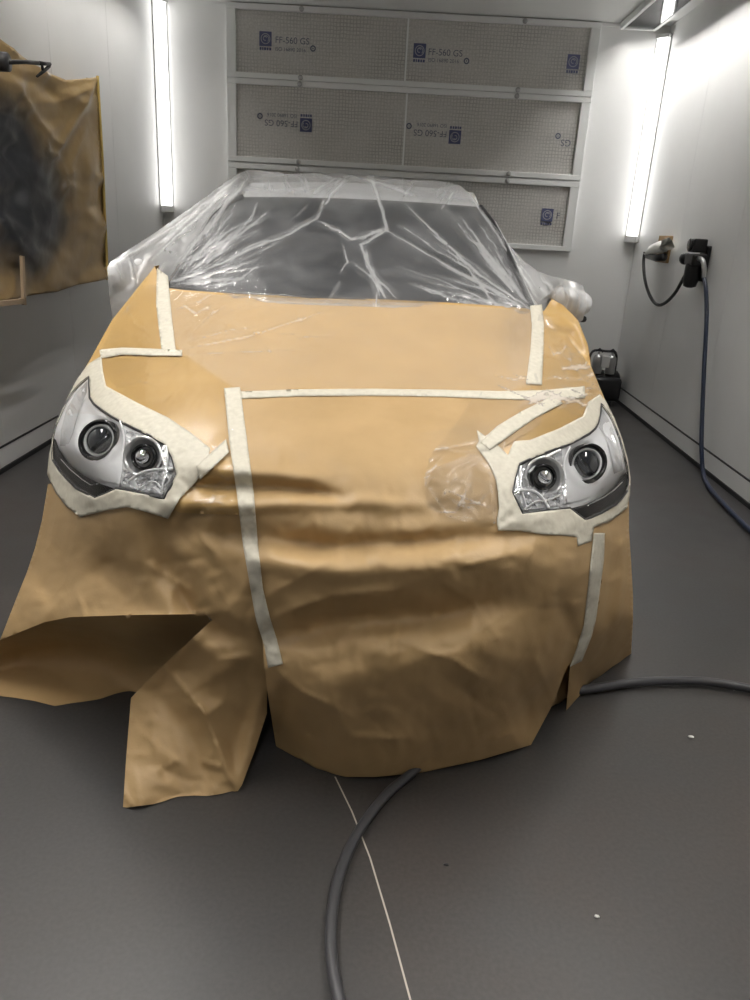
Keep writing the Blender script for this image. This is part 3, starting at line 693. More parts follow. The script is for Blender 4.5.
for side, e in ((-1, gl), (1, gr)):
    rr = []
    for k, (dx, dy, dz) in enumerate(((0, -.004, 0), (.016, .03, .004), (.028, .07, .0), (.034, .12, -.01))): rr.append([p + np.array([side * dx, dy, dz]) for p in e])
    bm = grid_mesh(rr); mk('pillar', bm, M['car_paint'], car)
    o3 = rr[-1]; bm = bmesh.new()                                       # side windows and rear pillars
    top_s = [(o3[-1] + np.array([-.05 * d, d, -.03 - .06 * d * d * .3])) for d in np.linspace(0, 1.7, 12)]
    bot_s = [np.array([xc(o3[0][1] + d) + side * .84, o3[0][1] + d, 1.14]) for d in np.linspace(0, 2.3, 12)]
    bm = grid_mesh([top_s, bot_s]); mk('side_window', bm, M['windscreen'], car)
rt, rb = roof[-1], [np.array([xc(5.75) + s_ * .78, 5.75, 1.12]) for s_ in np.linspace(-1, 1, 25)]
mk('rear_window', grid_mesh([rt, rb]), M['windscreen'], car)
def mirror(c, s_):
    bm = bmesh.new(); bmesh.ops.create_uvsphere(bm, u_segments=28, v_segments=16, radius=1)
    for v in bm.verts:
        q = v.co; e = .75
        v.co = Vector([math.copysign(abs(t) ** e, t) for t in q])
        v.co = Vector((v.co.x * .092, v.co.y * .055 * (1.2 if v.co.y < 0 else .8), v.co.z * .062 * (1 - .2 * s_ * v.co.x)))
        v.co += Vector([float(t) for t in c])
    m_ = mk('wing_mirror', bm, M['car_paint'], car)
    bm = bmesh.new(); box(bm, (c[0] - .075, c[1] - .04, c[2] - .075), (c[0] + .075, c[1] + .045, c[2] - .048), .012); mk('mirror_base', bm, M['black'], m_)
    bm = bmesh.new(); tube(bm, [(c[0] - s_ * .03, c[1] + .01, c[2] - .06), (c[0] - s_ * .13, c[1] + .05, c[2] - .11), (c[0] - s_ * .2, c[1] + .08, c[2] - .13)], .022, 10); mk('mirror_arm', bm, M['black'], m_)
mirror(atY([(130, 272)], 3.36)[0], -1); mirror(atY([(570, 303)], 3.36)[0], 1)

# headlights
M['chrome_soft'] = mat('brushed_silver', (.9, .91, .92), .2, .6)
def headlight(poly, trim, line, proj, refl, guides, panel, side, cham, wing):
    f = lambda P: tpsF(P) - .004
    poly_a = np.array(poly, float)
    def rec0(P, mx=.028, k=.0032): return f(P) + np.minimum(polydist(P, poly) * k, mx)
    def rec(P):
        P = np.asarray(P, float); Y = rec0(P)
        for c, rr in (proj, refl): Y = Y + .034 * np.clip((1.22 * rr - np.linalg.norm(P - np.array(c), axis=1)) / (.35 * rr), 0, 1)
        return Y
    V, T = flat_mesh(poly, 2.2)
    bm = bmesh.new(); add_mesh(bm, atY(V, rec(V) + .004 * facet(V, 13, .6, 8) * np.clip(polydist(V, poly) / 6, 0, 1)), T)
    h = mk('headlight', bm, M['satin'], car)
    c3 = atY([proj[0]], rec0(np.array([proj[0]])) - .012)[0]
    ax = np.array([side * .16, -1, .42]); ax = ax / np.linalg.norm(ax)
    px = proj[0]; Yp = rec0(np.array([px]))[0]; k = Yp / F * 1.06                 # metres per pixel there
    r = proj[1] * k
    bm = bmesh.new(); lathe(bm, c3, ax, [(r * .80, -.01), (r * .84, .014), (r * .96, .020), (r * 1.03, .012), (r * 1.03, -.02)], 40, 1.06, .94); mk('projector_ring', bm, M['black_gloss'], h)
    bm = bmesh.new(); lathe(bm, c3, ax, [(r * .66, -.012), (r * .69, .006), (r * .77, .010), (r * .80, -.002)], 40, 1.05, .95); mk('projector_bezel', bm, M['satin'], h)
    bm = bmesh.new(); lathe(bm, c3, ax, [(r * .68, -.004)] + [(r * .68 * math.cos(a), .002 + r * .34 * math.sin(a)) for a in np.linspace(.15, PI / 2 - .02, 9)] + [(0, .002 + r * .34)], 40); mk('projector_lens', bm, M['glass_lens'], h)
    q = refl[0]; c4 = atY([q], rec0(np.array([q])) - .010)[0]; r2 = refl[1] * k
    bm = bmesh.new(); lathe(bm, c4, ax, [(r2 * 1.12, .010), (r2 * 1.05, .016), (r2 * .92, .002), (r2 * .70, -.010), (r2 * .40, -.014), (0, -.016)], 36); mk('reflector_bowl', bm, M['chrome_soft'], h)
    bm = bmesh.new(); lathe(bm, c4, ax, [(r2 * .72, -.006), (r2 * .70, .006), (r2 * .58, .008), (r2 * .54, -.004)], 36); mk('reflector_ring', bm, M['black_gloss'], h)
    bm = bmesh.new(); lathe(bm, c4, ax, [(r2 * .42, -.006)] + [(r2 * .42 * math.cos(a), .006 + r2 * .40 * math.sin(a)) for a in np.linspace(.1, PI / 2 - .02, 7)] + [(0, .006 + r2 * .40)], 24); mk('bulb_cover', bm, M['chrome'], h)
    for g, w in guides:
        P = resample([tuple(p) for p in np.array(smooth_path([(*p, 0) for p in g], 6))[:, :2]], 1.5, False)
        bm = bmesh.new(); tube(bm, atY(P, rec0(P) - .016), w * k, 8); mk('light_guide', bm, M['drl'], h)
    V, T = flat_mesh(panel, 2.2); bm = bmesh.new(); add_mesh(bm, atY(V, rec(V) - .012), T); mk('reflector_panel', bm, M['satin'], h)
    V, T = flat_mesh(cham, 1.6); bm = bmesh.new(); e = np.clip(polydist(V, cham) / 4, 0, 1)
    add_mesh(bm, atY(V, rec(V) - .006 + e * (.010 * facet(V, 6, .4, 21) + .006 * facet(V, 3.5, 1.4, 22))), T); mk('reflector_facets', bm, M['chrome_soft'], h, False)
    V, T = flat_mesh(wing, 1.8); bm = bmesh.new(); e = np.clip(polydist(V, wing) / 4, 0, 1)
    add_mesh(bm, atY(V, rec(V) - .005 + e * (.006 * facet(V, 5, 1.1, 23, 2.5))), T); mk('reflector_wing', bm, M['chrome_soft'], h, False)
    V, T = flat_mesh(trim, 2.0); bm = bmesh.new(); add_mesh(bm, atY(V, f(V) - .002 + np.clip(.006 - polydist(V, trim) * .003, 0, .006)), T); mk('black_trim', bm, M['black_gloss'], h)
    P = resample(line, 2, False); bm = bmesh.new(); tube(bm, atY(P, f(P) - .005), .0022, 8); mk('chrome_strip', bm, M['chrome'], h)
    P = resample(poly + [poly[0]], 2.5, False); bm = bmesh.new(); tube(bm, atY(P, f(P) - .002), .0042, 8, False); mk('lamp_seal', bm, M['black'], h)
    V, T = flat_mesh(poly, 3.2); bm = bmesh.new(); add_mesh(bm, atY(V, f(V) - .0045 - np.minimum(polydist(V, poly) * .0006, .006)), T); mk('lens_cover', bm, M['lens'], h)
headlight(LAMP_L, [(53, 437), (52, 450), (53, 460), (60, 471), (68, 480), (76, 488), (94.5, 498), (105, 494), (116, 489), (101, 484), (85, 476), (69, 464.5), (59, 449), (56, 440)],
          [(61, 459), (70, 469), (82, 479), (91, 485), (98, 484)], ((100, 440.5), 20), ((144, 457), 17),
          [([(128, 482), (136, 476), (149.5, 470.5), (172, 469)], 1.5), ([(166, 446), (167.5, 463), (161, 492)], .9), ([(120, 421), (124, 437), (123, 456), (127, 468)], .9), ([(138, 490), (150, 482), (158, 484), (163, 494)], .9)],
          [(74, 458), (84, 456), (100, 462), (116, 470), (117, 484), (104, 481), (88, 473), (78, 466)], -1,
          [(126, 430), (140, 434), (150, 438), (163, 446), (170, 458), (174, 473), (163, 495), (140, 491), (119, 487), (122, 470), (123, 450)],
          [(87, 381), (87, 392), (80, 408), (74, 430), (68, 446), (60, 446), (61, 430), (66, 410), (75, 394)])
headlight(LAMP_R, [(627.5, 470), (628, 480), (627, 491), (622, 498), (616, 504), (601, 513), (585, 520), (577, 514), (570, 508.5), (584, 505), (601, 497), (614, 488), (622, 477)],
          [(623, 481), (614, 490), (604, 497), (587, 506)], ((586, 464), 19.5), ((543.5, 477), 16.5),
          [([(516, 490), (532, 491), (541, 497), (548.5, 508)], 1.5), ([(521, 466), (520, 482), (527, 510)], .9), ([(570, 447), (564, 462), (566, 480)], .9), ([(524, 510), (535, 502), (548, 500), (562, 494)], .9), ([(529, 472), (545, 458), (560, 450)], 1.2)],
          [(567, 486), (584, 485), (600, 481), (612, 474), (608, 486), (596, 494), (580, 500), (567, 503)], 1,
          [(521, 466), (537, 459), (552, 453), (562, 450), (563, 466), (566, 486), (566, 505), (546, 508), (524, 511), (515, 492)],
          [(602, 409), (609, 420), (617, 440), (622, 460), (623, 470), (614, 474), (611, 456), (607, 440), (599, 428)])

# ------------------------------------------------------------------ clear plastic film
def project(P):
    c = (np.asarray(P) - CAM) @ R; return np.c_[375 + F * c[:, 0] / c[:, 2], 500 + F * c[:, 1] / c[:, 2]]
FC = []
for rw in rows[::1] + roof[2:4]:
    for j in range(0, 25, 3):
        q = project([rw[j]])[0]; FC.append((q[0], q[1], rw[j][1] - .035))
print('glass top', project(rows[-1][::4]).round(1).tolist(), 'roof', [project(r[::6]).round(0).tolist() for r in roof])
FC += [(235, 174, 3.92), (472, 190, 3.95), (170, 222, 3.62), (205, 197, 3.78), (128, 250, 3.34), (109, 264, 3.25), (113, 285, 3.22), (140, 282, 3.25), (112, 322, 3.22), (150, 262, 3.32),
      (512, 246, 3.60), (537, 272, 3.45), (560, 279, 3.28), (580, 285, 3.26), (586, 297, 3.26), (584, 318, 3.24), (560, 318, 3.30), (552, 302, 3.32), (570, 300, 3.23)]
tpsW = TPS(FC, .1)
WR = [([(325, 199), (318, 218), (284, 236), (248, 250), (217, 266), (172, 281)], 1.5), ([(318, 222), (338, 230), (352, 240), (385, 229)], 1.4), ([(258, 201), (251, 220), (220, 249)], 1), ([(262, 229), (220, 246), (178, 268)], .9), ([(270, 213), (236, 226), (184, 262)], .8),
      ([(203, 288), (242, 277), (262, 262)], 1), ([(171, 282), (215, 272), (262, 258)], .8), ([(173, 286), (210, 280), (240, 280)], .8), ([(308, 203), (290, 222)], .7), ([(240, 205), (222, 226), (185, 268)], .8), ([(282, 240), (238, 262)], .7),
      ([(402, 201), (440, 238), (475, 272), (532, 310)], 1.2), ([(385, 229), (440, 262), (490, 290), (531, 310)], 1), ([(460, 216), (495, 262), (532, 307)], 1), ([(392, 265), (444, 282), (506, 308)], .8), ([(408, 283), (444, 297), (486, 309)], .9), ([(424, 242), (468, 269), (496, 306)], .8), ([(442, 205), (480, 250), (525, 302)], .8), ([(400, 225), (430, 245)], .7), ([(468, 208), (505, 262), (530, 303)], .8),
      ([(372, 180), (381, 205), (387, 230)], 1.8), ([(345, 180), (330, 195), (325, 205)], 1.3), ([(387, 230), (361, 245)], 1.4), ([(361, 245), (368, 265), (385, 297)], 1.9), ([(366, 250), (372, 275), (398, 300)], 1.2), ([(343, 245), (347, 262), (340, 275)], .9), ([(376, 310), (377, 292)], .9), ([(330, 300), (340, 282)], .8), ([(352, 262), (372, 278), (380, 296)], 1.),
      ([(340, 176), (318, 188), (312, 196)], 1), ([(360, 178), (400, 190), (418, 196)], .9), ([(415, 182), (402, 198)], .7), ([(455, 190), (440, 212)], .9), ([(446, 190), (436, 208)], .8), ([(300, 176), (306, 194)], .7), ([(285, 178), (296, 196)], .6), ([(268, 180), (272, 196)], .6), ([(248, 178), (226, 205), (180, 262)], 1.4), ([(240, 176), (180, 222), (118, 262)], 1.2), ([(232, 184), (190, 224), (150, 262)], .8),
      ([(470, 195), (500, 240), (538, 298)], 1.3), ([(540, 276), (552, 290), (548, 300)], 1.2), ([(575, 286), (580, 300), (576, 316)], .9), ([(560, 282), (568, 300), (563, 316)], .8), ([(540, 300), (562, 284)], .9), ([(116, 262), (122, 280)], .6), ([(128, 256), (136, 282)], .6), ([(140, 300), (165, 262)], .8)]
def wob(p, amp=.55):
    q = resample(p, 7, False); q[1:-1] += rng.normal(0, amp, (len(q) - 2, 2)); return [tuple(t) for t in q]
WRL = [(wob(p), .0075 * a, .45 + .3 * a, 1) for p, a in WR]
for p, a in WR:                                                        # each big fold is escorted by thinner ones
    for k in range(2):
        d = np.array([random.uniform(-5, 5), random.uniform(-4, 4)]); q = np.array(p) + d
        WRL.append((wob([tuple(t) for t in q]), .0035 * a, .6, 1))
for _ in range(100):                                                    # finer creases fanning out of the two lower corners of the glass
    if random.random() < .5: c, a = (172, 286), random.uniform(-1.05, -.02)
    else: c, a = (532, 309), random.uniform(PI + .02, PI + 1.0)
    r0 = random.uniform(8, 60); r1 = r0 + random.uniform(20, 75)
    b = a + random.uniform(-.06, .06)
    WRL.append(([(c[0] + r0 * math.cos(a), c[1] + r0 * math.sin(a)), (c[0] + r1 * math.cos(b), c[1] + r1 * math.sin(b))], random.uniform(.0015, .005), random.uniform(.55, .95), 1))
def film_depth(P): return tpsW(P) - ridges(P, WRL) - .004 * facet(P, 30, .7, 9) - .0015 * facet(P, 9, 1.9, 10)
film_poly = [(113, 322), (110, 300), (108, 280), (107, 268), (110, 262), (128, 250), (150, 236), (170, 222), (190, 208), (207, 196), (222, 184), (238, 174), (247, 170), (258, 170), (272, 171), (285, 174), (300, 174), (318, 173), (335, 178), (343, 177), (349, 174), (356, 177), (364, 178), (372, 175), (380, 180), (392, 179), (410, 180), (430, 180), (448, 182), (459, 185), (466, 190), (474, 198), (485, 213), (498, 230), (510, 246), (524, 261), (537, 271), (550, 276), (563, 279), (575, 282), (583, 286), (586, 295), (586, 308), (583, 320), (576, 325), (560, 316), (552, 312), (540, 318), (500, 314), (440, 310), (375, 307), (310, 305), (240, 302), (185, 298), (160, 294), (148, 290), (132, 308), (122, 318)]
crest = [(170, 222), (190, 208), (207, 196), (222, 184), (238, 174), (258, 170), (285, 174), (318, 173), (349, 174), (372, 175), (410, 180), (448, 182), (466, 190), (485, 213), (510, 246)]
GLASS = [p[:2] for p in GL] + [(300, 198), (360, 199), (420, 201)] + [p[:2] for p in GR[::-1]] + [(440, 303), (375, 300), (310, 298), (240, 295)]
sheet('plastic_film', film_poly, 1.2, film_depth, M['film'], 'crumpled clear plastic film over the windscreen, roof and wing mirrors', 'plastic film', 'plastic films on the car', (), [(crest, [(0, .2, -.005), (0, .7, -.03), (0, 1.4, -.12)], True)], False, gather_shine=lambda P: np.clip(ridges(P, WRL) / .0065, 0, 1) ** 1.6 + .6 * np.clip(polydist(P, GLASS) / 7, 0, 1) * ~inside(P, GLASS))  # haze also paints crease highlights and the bright background beside the glass
HW = []
def fan(cx, cy, rx, ry, n, amp, a0=0, a1=PI):
    for _ in range(n):
        x, y = random.gauss(cx, rx), random.gauss(cy, ry); a = random.uniform(a0, a1); l = random.uniform(8, 38); b = a + random.uniform(-.5, .5)
        HW.append(([(x, y), (x + l * math.cos(a), y + l * math.sin(a)), (x + l * 1.6 * math.cos(b), y + l * 1.6 * math.sin(b))], amp * random.uniform(.5, 1.3), random.uniform(.7, 1.3), 1))
HW += [([(178, 350), (250, 336), (335, 308)], .005, 1.2, 1), ([(186, 342), (230, 330), (262, 326)], .004, 1., 1), ([(182, 304), (196, 314), (214, 304)], .004, 1., 1), ([(196, 330), (214, 312), (228, 306)], .004, 1., 1), ([(180, 355), (240, 352), (300, 350)], .004, 1.2, 1), ([(405, 462), (432, 450), (462, 445), (478, 440)], .006, 1.3, 1), ([(405, 470), (425, 462), (440, 455)], .005, 1., 1), ([(442, 498), (446, 490), (470, 500), (490, 508)], .007, 1.2, 1), ([(444, 492), (458, 505), (478, 510)], .005, 1., 1), ([(455, 475), (478, 462), (488, 455)], .005, 1.2, 1)]
fan(560, 385, 30, 22, 30, .006, -.3, .5); fan(545, 412, 26, 12, 14, .0055, -.9, -.2); fan(455, 465, 32, 20, 26, .005); fan(225, 470, 30, 25, 14, .004); fan(205, 425, 30, 20, 10, .003, .2, 1); fan(230, 505, 40, 6, 14, .004, -.4, .4)
fan(210, 310, 40, 12, 10, .0035, -.8, -.2); fan(250, 340, 60, 14, 10, .0028, -.3, .1); fan(135, 320, 14, 22, 7, .003); fan(370, 340, 120, 35, 8, .0015, -.3, .3); fan(560, 345, 18, 18, 12, .004, .3, 1.3); fan(130, 385, 16, 14, 8, .003, -.6, .3)
def hfilm_depth(P): return tpsF(P) - detail(P) - .0112 - np.clip(ridges(P, HW), -.002, .006) - .0012 * facet(P, 17, .9, 11) - .0012 * np.abs(facet(P, 34, .3, 12, 2.))
UPF = [(150, 280), (176, 352), (240, 395), (500, 398), (536, 384), (545, 300), (375, 296)]
RTF = [(505, 318), (545, 305), (590, 360), (604, 394), (585, 412), (520, 412), (505, 395)]
hf_poly = [(150, 284), (140, 290), (118, 318), (100, 352), (104, 372), (120, 392), (169, 420), (208, 450), (196, 482), (180, 500), (183, 516), (222, 512), (233, 515), (236, 470), (234, 420), (233, 394), (300, 388), (400, 388), (478, 390), (462, 415), (446, 436), (430, 455), (424, 480), (428, 508), (455, 520), (497, 525), (500, 500), (497, 480), (486, 452), (530, 440), (583, 417), (590, 402), (602, 392), (590, 366), (570, 338), (546, 314), (500, 308), (440, 304), (375, 301), (310, 299), (240, 296), (185, 292), (165, 289)]
sheet('plastic_film', hf_poly, 1.7, hfilm_depth, M['film_hood'], 'thin shiny plastic film lying over the bonnet paper between the headlights', 'plastic film', 'plastic films on the car', (), (), False, gather_shine=lambda P: np.clip(ridges(P, HW) / .0075, 0, 1) ** 2.2 + .33 * inside(P, UPF) * np.clip(polydist(P, UPF) / 5, 0, 1) + .10 * inside(P, RTF) * np.clip(polydist(P, RTF) / 8, 0, 1))  # crease highlights painted as haze; upper bonnet film made milkier too

# ------------------------------------------------------------------ left wall: hanging masking sheet and hook
def overspray_mat(org):
    m = paper_mat('oversprayed_masking_film', (.42, .285, .12), (.52, .36, .16), .30, .5)
    tc = N(m, 'ShaderNodeTexCoord'); nz = N(m, 'ShaderNodeTexNoise', Scale=3.5, Detail=5); LK(m, tc.outputs['Object'], nz.inputs['Vector'])
    def blob(cy, cz, ry, rz):
        mp = N(m, 'ShaderNodeMapping', vector_type='POINT'); mp.inputs['Location'].default_value = (0, -cy / ry, -cz / rz); mp.inputs['Scale'].default_value = (0, 1 / ry, 1 / rz); LK(m, tc.outputs['Object'], mp.inputs[0])
        ln = N(m, 'ShaderNodeVectorMath', operation='LENGTH'); LK(m, mp.outputs[0], ln.inputs[0]); return ln.outputs['Value']
    p1, p2 = atX([(8, 150), (24, 205)], XS) - np.array(org)
    vals = [blob(p1[1], p1[2], .42, .30), blob(p2[1], p2[2], .62, .40)]
    mn = N(m, 'ShaderNodeMath', operation='MINIMUM'); LK(m, vals[0], mn.inputs[0]); LK(m, vals[1], mn.inputs[1])
    ad = N(m, 'ShaderNodeMath', operation='MULTIPLY_ADD'); LK(m, nz.outputs['Fac'], ad.inputs[0]); ad.inputs[1].default_value = .5; LK(m, mn.outputs[0], ad.inputs[2])
    hf = N(m, 'ShaderNodeMath', operation='MULTIPLY'); LK(m, ad.outputs[0], hf.inputs[0]); hf.inputs[1].default_value = .5
    r = ramp(m, [(.42, 1), (.56, .8), (.68, .35), (.92, 0)]); LK(m, hf.outputs[0], r.inputs[0])
    pb = PB(m); old = pb.inputs['Base Color'].links[0].from_socket
    mx = N(m, 'ShaderNodeMix', data_type='RGBA'); LK(m, r.outputs[0], mx.inputs[0]); LK(m, old, mx.inputs[6]); mx.inputs[7].default_value = (.010, .012, .017, 1)
    LK(m, mx.outputs[2], pb.inputs['Base Color']); return m
XS = -2.14
hang_poly = [(-75, 2), (-30, 14), (0, 39), (20, 54), (35, 64), (52, 74), (66, 80), (80, 79), (97, 77), (99, 110), (102, 160), (104, 210), (106, 250), (107, 279), (80, 285), (58, 292), (30, 296), (0, 302), (-40, 308), (-75, 314)]
HR = [([(95, 80), (80, 110), (64, 138), (50, 160)], .03, 4, 1), ([(10, 80), (30, 110), (50, 138), (62, 145)], .022, 4, 1), ([(44, 140), (46, 152), (62, 160)], .02, 2, 1), ([(62, 100), (80, 92), (90, 86)], .02, 4, 1), ([(60, 95), (74, 90)], .014, 3, 1), ([(62, 165), (66, 185), (60, 200)], .03, 4, 1), ([(85, 125), (70, 165), (72, 210)], .016, 4, 1), ([(20, 80), (45, 86), (60, 100)], -.02, 7, 0),
      ([(0, 215), (18, 250)], .015, 5, 1), ([(30, 140), (40, 220), (20, 270)], .03, 18, 0), ([(14, 240), (60, 250)], -.012, 6, 0), ([(0, 150), (25, 190), (30, 230)], .012, 4, 1)]
V, T = flat_mesh(hang_poly, 2.6); P3 = atX(V, XS); dd = ridges(V, HR) + .012 * facet(V, 34, .5, 14) + .004 * facet(V, 12, 1.2, 15); P3[:, 0] += dd * .9
bm = bmesh.new(); add_mesh(bm, P3, T)
edge = resample([(97, 77), (99, 110), (102, 160), (104, 210), (106, 250), (107, 279)], 5, False); add_skirt(bm, atX(edge, XS), [(-.02, .055, 0), (-.10, .06, 0)], True)
hs = mk('masking_sheet', bm, []); hs.data.materials.append(overspray_mat(hs.location)); tag(hs, 'tan masking sheet hanging at the left wall with black paint overspray', 'masking sheet')
md = hs.modifiers.new('thickness', 'SOLIDIFY'); md.thickness = .001
bm = bmesh.new()
e2 = atX(resample([(97.5, 76), (99.5, 110), (102.5, 160), (104.5, 210), (106.5, 250), (107.5, 280)], 5, False), XS + .004); tube(bm, e2, .010, 8)
M['rolled'] = mat('lit_paper_edge', (.66, .47, .14), .5); mk('rolled_edge', bm, M['rolled'], hs)  # brighter yellow than the sheet, light on the edge painted into its colour
hang_t = atX([(8, 62), (26, 62), (38, 63), (50, 64), (49, 66.5), (44, 71), (37, 76.5), (43, 71), (42, 65)], XS + .11)
hk = empty('hinged_hook', atX([(8, 62)], XL + .002)[0], 'black hinged hook arm sticking out over the hanging masking sheet', 'hook')
w0 = hang_t[0]
bm = bmesh.new(); lathe(bm, (XL, w0[1], w0[2]), (1, 0, 0), [(.03, .002), (.03, .2), (.045, .205), (.045, XS + .11 - XL), (0, XS + .115 - XL)], 20); mk('wall_plate', bm, M['black'], hk)
bm = bmesh.new(); tube(bm, [w0, hang_t[1], hang_t[2]], [.012, .010, .011], 10); tube(bm, [hang_t[2], hang_t[3]], [.011, .009], 10); mk('arm', bm, M['black'], hk)
bm = bmesh.new(); tube(bm, [hang_t[3], hang_t[4], hang_t[5], hang_t[6]], [.009, .009, .009, .006], 10); tube(bm, [hang_t[7], hang_t[8]], .008, 8); mk('hook_strut', bm, M['black'], hk)
for (a, b) in (((-30, 307), (24, 301)), ((24, 305), (22, 256))):
    q = atX([a, b], XS + .035); bm = bmesh.new(); d = Vector(q[1] - q[0]); u = d.cross(Vector((1, 0, 0))).normalized() * .014; n_ = Vector((.008, 0, 0))
    vs = [bm.verts.new(Vector(p) + u * i + n_ * j) for p in q for i, j in ((-1, -1), (1, -1), (1, 1), (-1, 1))]
    for k in range(4): bm.faces.new((vs[k], vs[(k + 1) % 4], vs[4 + (k + 1) % 4], vs[4 + k]))
    bm.faces.new(vs[:4]); bm.faces.new(vs[4:][::-1]); bmesh.ops.recalc_face_normals(bm, faces=bm.faces); mk('edge_strip', bm, M['tan_strip'], hs, False)

# ------------------------------------------------------------------ right wall: socket, regulator, hoses
sk = empty('wall_socket', (XR, 6.83, 1.35), 'brown wall board with a white-wrapped plug, under the right corner light', 'socket')
bm = bmesh.new(); box(bm, (XR - .025, 6.66, 1.345), (XR, 6.95, 1.56), .004); mk('board', bm, M['wood'], sk, False)
pl = atX([(664, 250)], XR - .10)[0]
bm = bmesh.new(); pw = atX([(668, 245), (660, 247), (652, 251), (646, 255)], XR - .10)
tube(bm, [np.array([XR - .02, 6.86, 1.45])] + list(pw), [.03, .05, .05, .038, .015], 14)
for v in bm.verts: v.co += Vector((random.gauss(0, .006), random.gauss(0, .006), random.gauss(0, .006)))
mk('wrapped_plug', bm, M['wrap'], sk)
bm = bmesh.new(); pb_ = atX([(664, 257), (656, 258), (647, 256)], XR - .11); tube(bm, pb_, [.03, .028, .02], 10); mk('plug_body', bm, M['black'], sk)
rg = empty('air_regulator', (XR, 5.7, 1.2), 'black air filter regulator on the right wall with hoses at both sides', 'regulator')
yr = float(atX([(694, 262)], XR - .085)[0][1])
bm = bmesh.new(); box(bm, (XR - .03, yr - .07, 1.25), (XR, yr + .07, 1.50), .008); mk('shadow_plate', bm, M['black'], rg, False)  # dark plate stands in for the regulator's shadow on the wall
bm = bmesh.new(); box(bm, (XR - .13, yr - .085, 1.36), (XR - .025, yr + .085, 1.44), .012); mk('valve_block', bm, M['black'], rg, False)
bm = bmesh.new(); lathe(bm, (XR - .085, yr, 1.37), (0, 0, -1), [(.052, 0), (.055, .02), (.055, .12), (.045, .16), (.02, .17), (0, .17)], 24); mk('filter_bowl', bm, M['black'], rg)
bm = bmesh.new(); box(bm, (XR - .13, yr - .055, 1.45), (XR - .03, yr + .06, 1.545), .01); mk('gauge_housing', bm, M['black'], rg, False)
bm = bmesh.new(); lathe(bm, (XR - .13, yr, 1.50), (-1, 0, 0), [(.042, 0), (.045, .012), (.038, .016), (0, .014)], 24); mk('pressure_gauge', bm, M['black_gloss'], rg)
bm = bmesh.new(); lathe(bm, (XR - .085, yr + .085, 1.40), (0, 1, 0), [(.025, 0), (.025, .06), (.042, .065), (.045, .11), (.03, .125), (0, .126)], 20); mk('knob', bm, M['black'], rg)
q0 = atX([(704, 278)], XR - .075)[0]; bm = bmesh.new(); tube(bm, smooth_path([(XR - .085, yr - .06, 1.41), (XR - .09, q0[1] + .05, 1.40), (XR - .08, q0[1] + .01, 1.34), q0], 5), .017, 12); mk('hose_fitting', bm, M['steel'], rg)
lp = atX([(645, 252), (643.5, 262), (645, 280), (650, 296), (657, 304.5), (665, 303), (675, 293), (683, 279), (689, 268)], XR - .08)
bm = bmesh.new(); tube(bm, smooth_path(lp, 8), .013, 12); tag(mk('cable', bm, M['rubber']), 'black cable hanging in a loop from the wrapped plug to the air regulator', 'cable')
hp = list(atX([(704, 277), (706, 292), (706.5, 320), (704, 370), (702, 420), (701.5, 450)], XR - .075)) + list(atZ([(703.5, 474), (710, 488), (725, 505), (752, 532), (800, 572), (900, 650)], .022))
bm = bmesh.new(); tube(bm, smooth_path(hp, 8), .015, 12); tag(mk('air_hose', bm, M['hose_blue']), 'dark blue air hose dropping from the regulator and running along the right wall', 'hose')
fh = atZ([(450, 745), (430, 757), (408, 776), (388, 793), (366, 820), (350, 848), (338, 880), (332, 915), (331, 950), (336, 985), (352, 1040), (395, 1120), (470, 1200)], .019)
bm = bmesh.new(); tube(bm, smooth_path(fh, 8), .0135, 14); tag(mk('air_hose', bm, M['hose_grey']), 'grey hose curving out from under the front of the car towards the viewer', 'hose')
fh = atZ([(500, 700), (545, 692), (575, 690.5), (592, 688.5), (612, 685.5), (640, 682), (675, 680.5), (710, 682), (750, 688.5), (800, 698), (900, 722), (1000, 735)], .021)
bm = bmesh.new(); tube(bm, smooth_path(fh, 8), .016, 14); tag(mk('air_hose', bm, M['hose_grey']), 'dark hose running right across the floor from the right front corner of the car', 'hose')

# pump in the right back corner
mc = empty('pump', (2.03, 7.30, 0), 'small black machine with two pale cylinders standing in the right back corner', 'pump')
bm = bmesh.new(); box(bm, (1.86, 7.16, .05), (2.20, 7.45, .27), .03); mk('base', bm, M['black'], mc)
bm = bmesh.new(); lathe(bm, (1.84, 7.30, .24), (1, 0, 0), [(0, 0), (.06, .004), (.085, .03), (.085, .33), (.06, .356), (0, .36)], 24); mk('tank', bm, M['black_gloss'], mc)
for x in (1.93, 2.10):
    for y in (7.2, 7.4):
        bm = bmesh.new(); lathe(bm, (x, y, 0), (0, 0, 1), [(0, 0), (.035, 0), (.03, .06), (0, .06)], 16); mk('foot', bm, M['rubber'], mc)
for x in (1.96, 2.085):
    bm = bmesh.new(); lathe(bm, (x, 7.25, .30), (0, 0, 1), [(.045, 0), (.048, .02), (.045, .06), (.048, .10), (.045, .15), (.03, .17), (.012, .175), (.012, .20)], 24); cy = mk('cylinder', bm, M['steel'], mc)
    bm = bmesh.new(); tube(bm, [(x - .035, 7.25, .505), (x, 7.25, .53), (x + .035, 7.25, .50)], .009, 8); mk('valve_lever', bm, M['black'], cy)
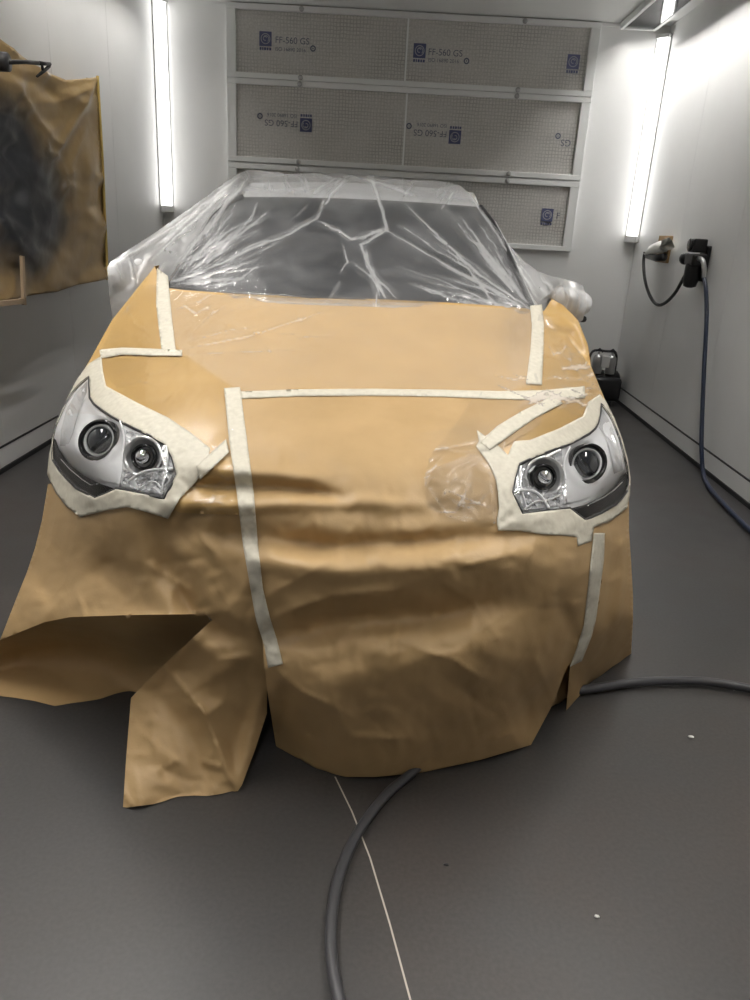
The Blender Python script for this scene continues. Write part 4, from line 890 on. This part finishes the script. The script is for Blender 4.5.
bm = bmesh.new(); box(bm, (1.985, 7.2, .36), (2.06, 7.23, .47), .006); mk('control_box', bm, M['white_plastic'], mc, False)
bm = bmesh.new(); tube(bm, smooth_path([(1.90, 7.3, .30), (1.89, 7.3, .44), (1.93, 7.32, .50), (2.03, 7.33, .50), (2.14, 7.32, .48), (2.15, 7.3, .31)], 6), .012, 8); mk('handle', bm, M['black'], mc)

# ------------------------------------------------------------------ floor marks and lint
q = atZ([(335, 777), (352, 812), (370, 858), (390, 925), (413, 1010)], .0)
bm = bmesh.new()
for a, b in zip(q, q[1:]):
    w_ = np.array([.0022, 0, 0]); vs = [bm.verts.new((p[0], p[1], .0012)) for p in (a - w_, a + w_, b + w_, b - w_)]; bm.faces.new(vs)
tag(mk('chalk_line', bm, M['chalk'], None, False), 'thin pale line on the floor beside the grey hose', 'line')
for i, (px, py, s_, lab) in enumerate(((691, 737.5, .007, 'white lint speck on the floor below the right-hand hose'), (734, 690, .005, 'tiny white lint speck just beside the right-hand hose'), (446, 865, .005, 'dark lint speck on the floor right of the pale line'), (597, 917, .005, 'lint speck on the floor at lower right'))):
    p = atZ([(px, py)], 0)[0]; bm = bmesh.new(); bmesh.ops.create_icosphere(bm, subdivisions=2, radius=s_)
    for v in bm.verts: v.co = Vector((v.co.x * 1.4, v.co.y, v.co.z * .5)) * random.uniform(.75, 1.1) + Vector((float(p[0]), float(p[1]), s_ * .45))
    tag(mk('lint', bm, M['black'] if 'dark' in lab else M['lint']), lab, 'lint', 'lint specks on the floor')

# ------------------------------------------------------------------ light and view
w = bpy.data.worlds.new('world'); S.world = w; w.use_nodes = True
w.node_tree.nodes['Background'].inputs[0].default_value = (.5, .52, .55, 1); w.node_tree.nodes['Background'].inputs[1].default_value = .05
S.view_settings.view_transform = 'Standard'; S.view_settings.look = 'None'; S.view_settings.exposure = -0.22; S.view_settings.gamma = 1; S.view_settings.use_curve_mapping = False
S.cycles.use_denoising = True; S.cycles.max_bounces = 12; S.cycles.transparent_max_bounces = 16; S.cycles.sample_clamp_indirect = 6; S.cycles.caustics_reflective = False; S.cycles.caustics_refractive = False
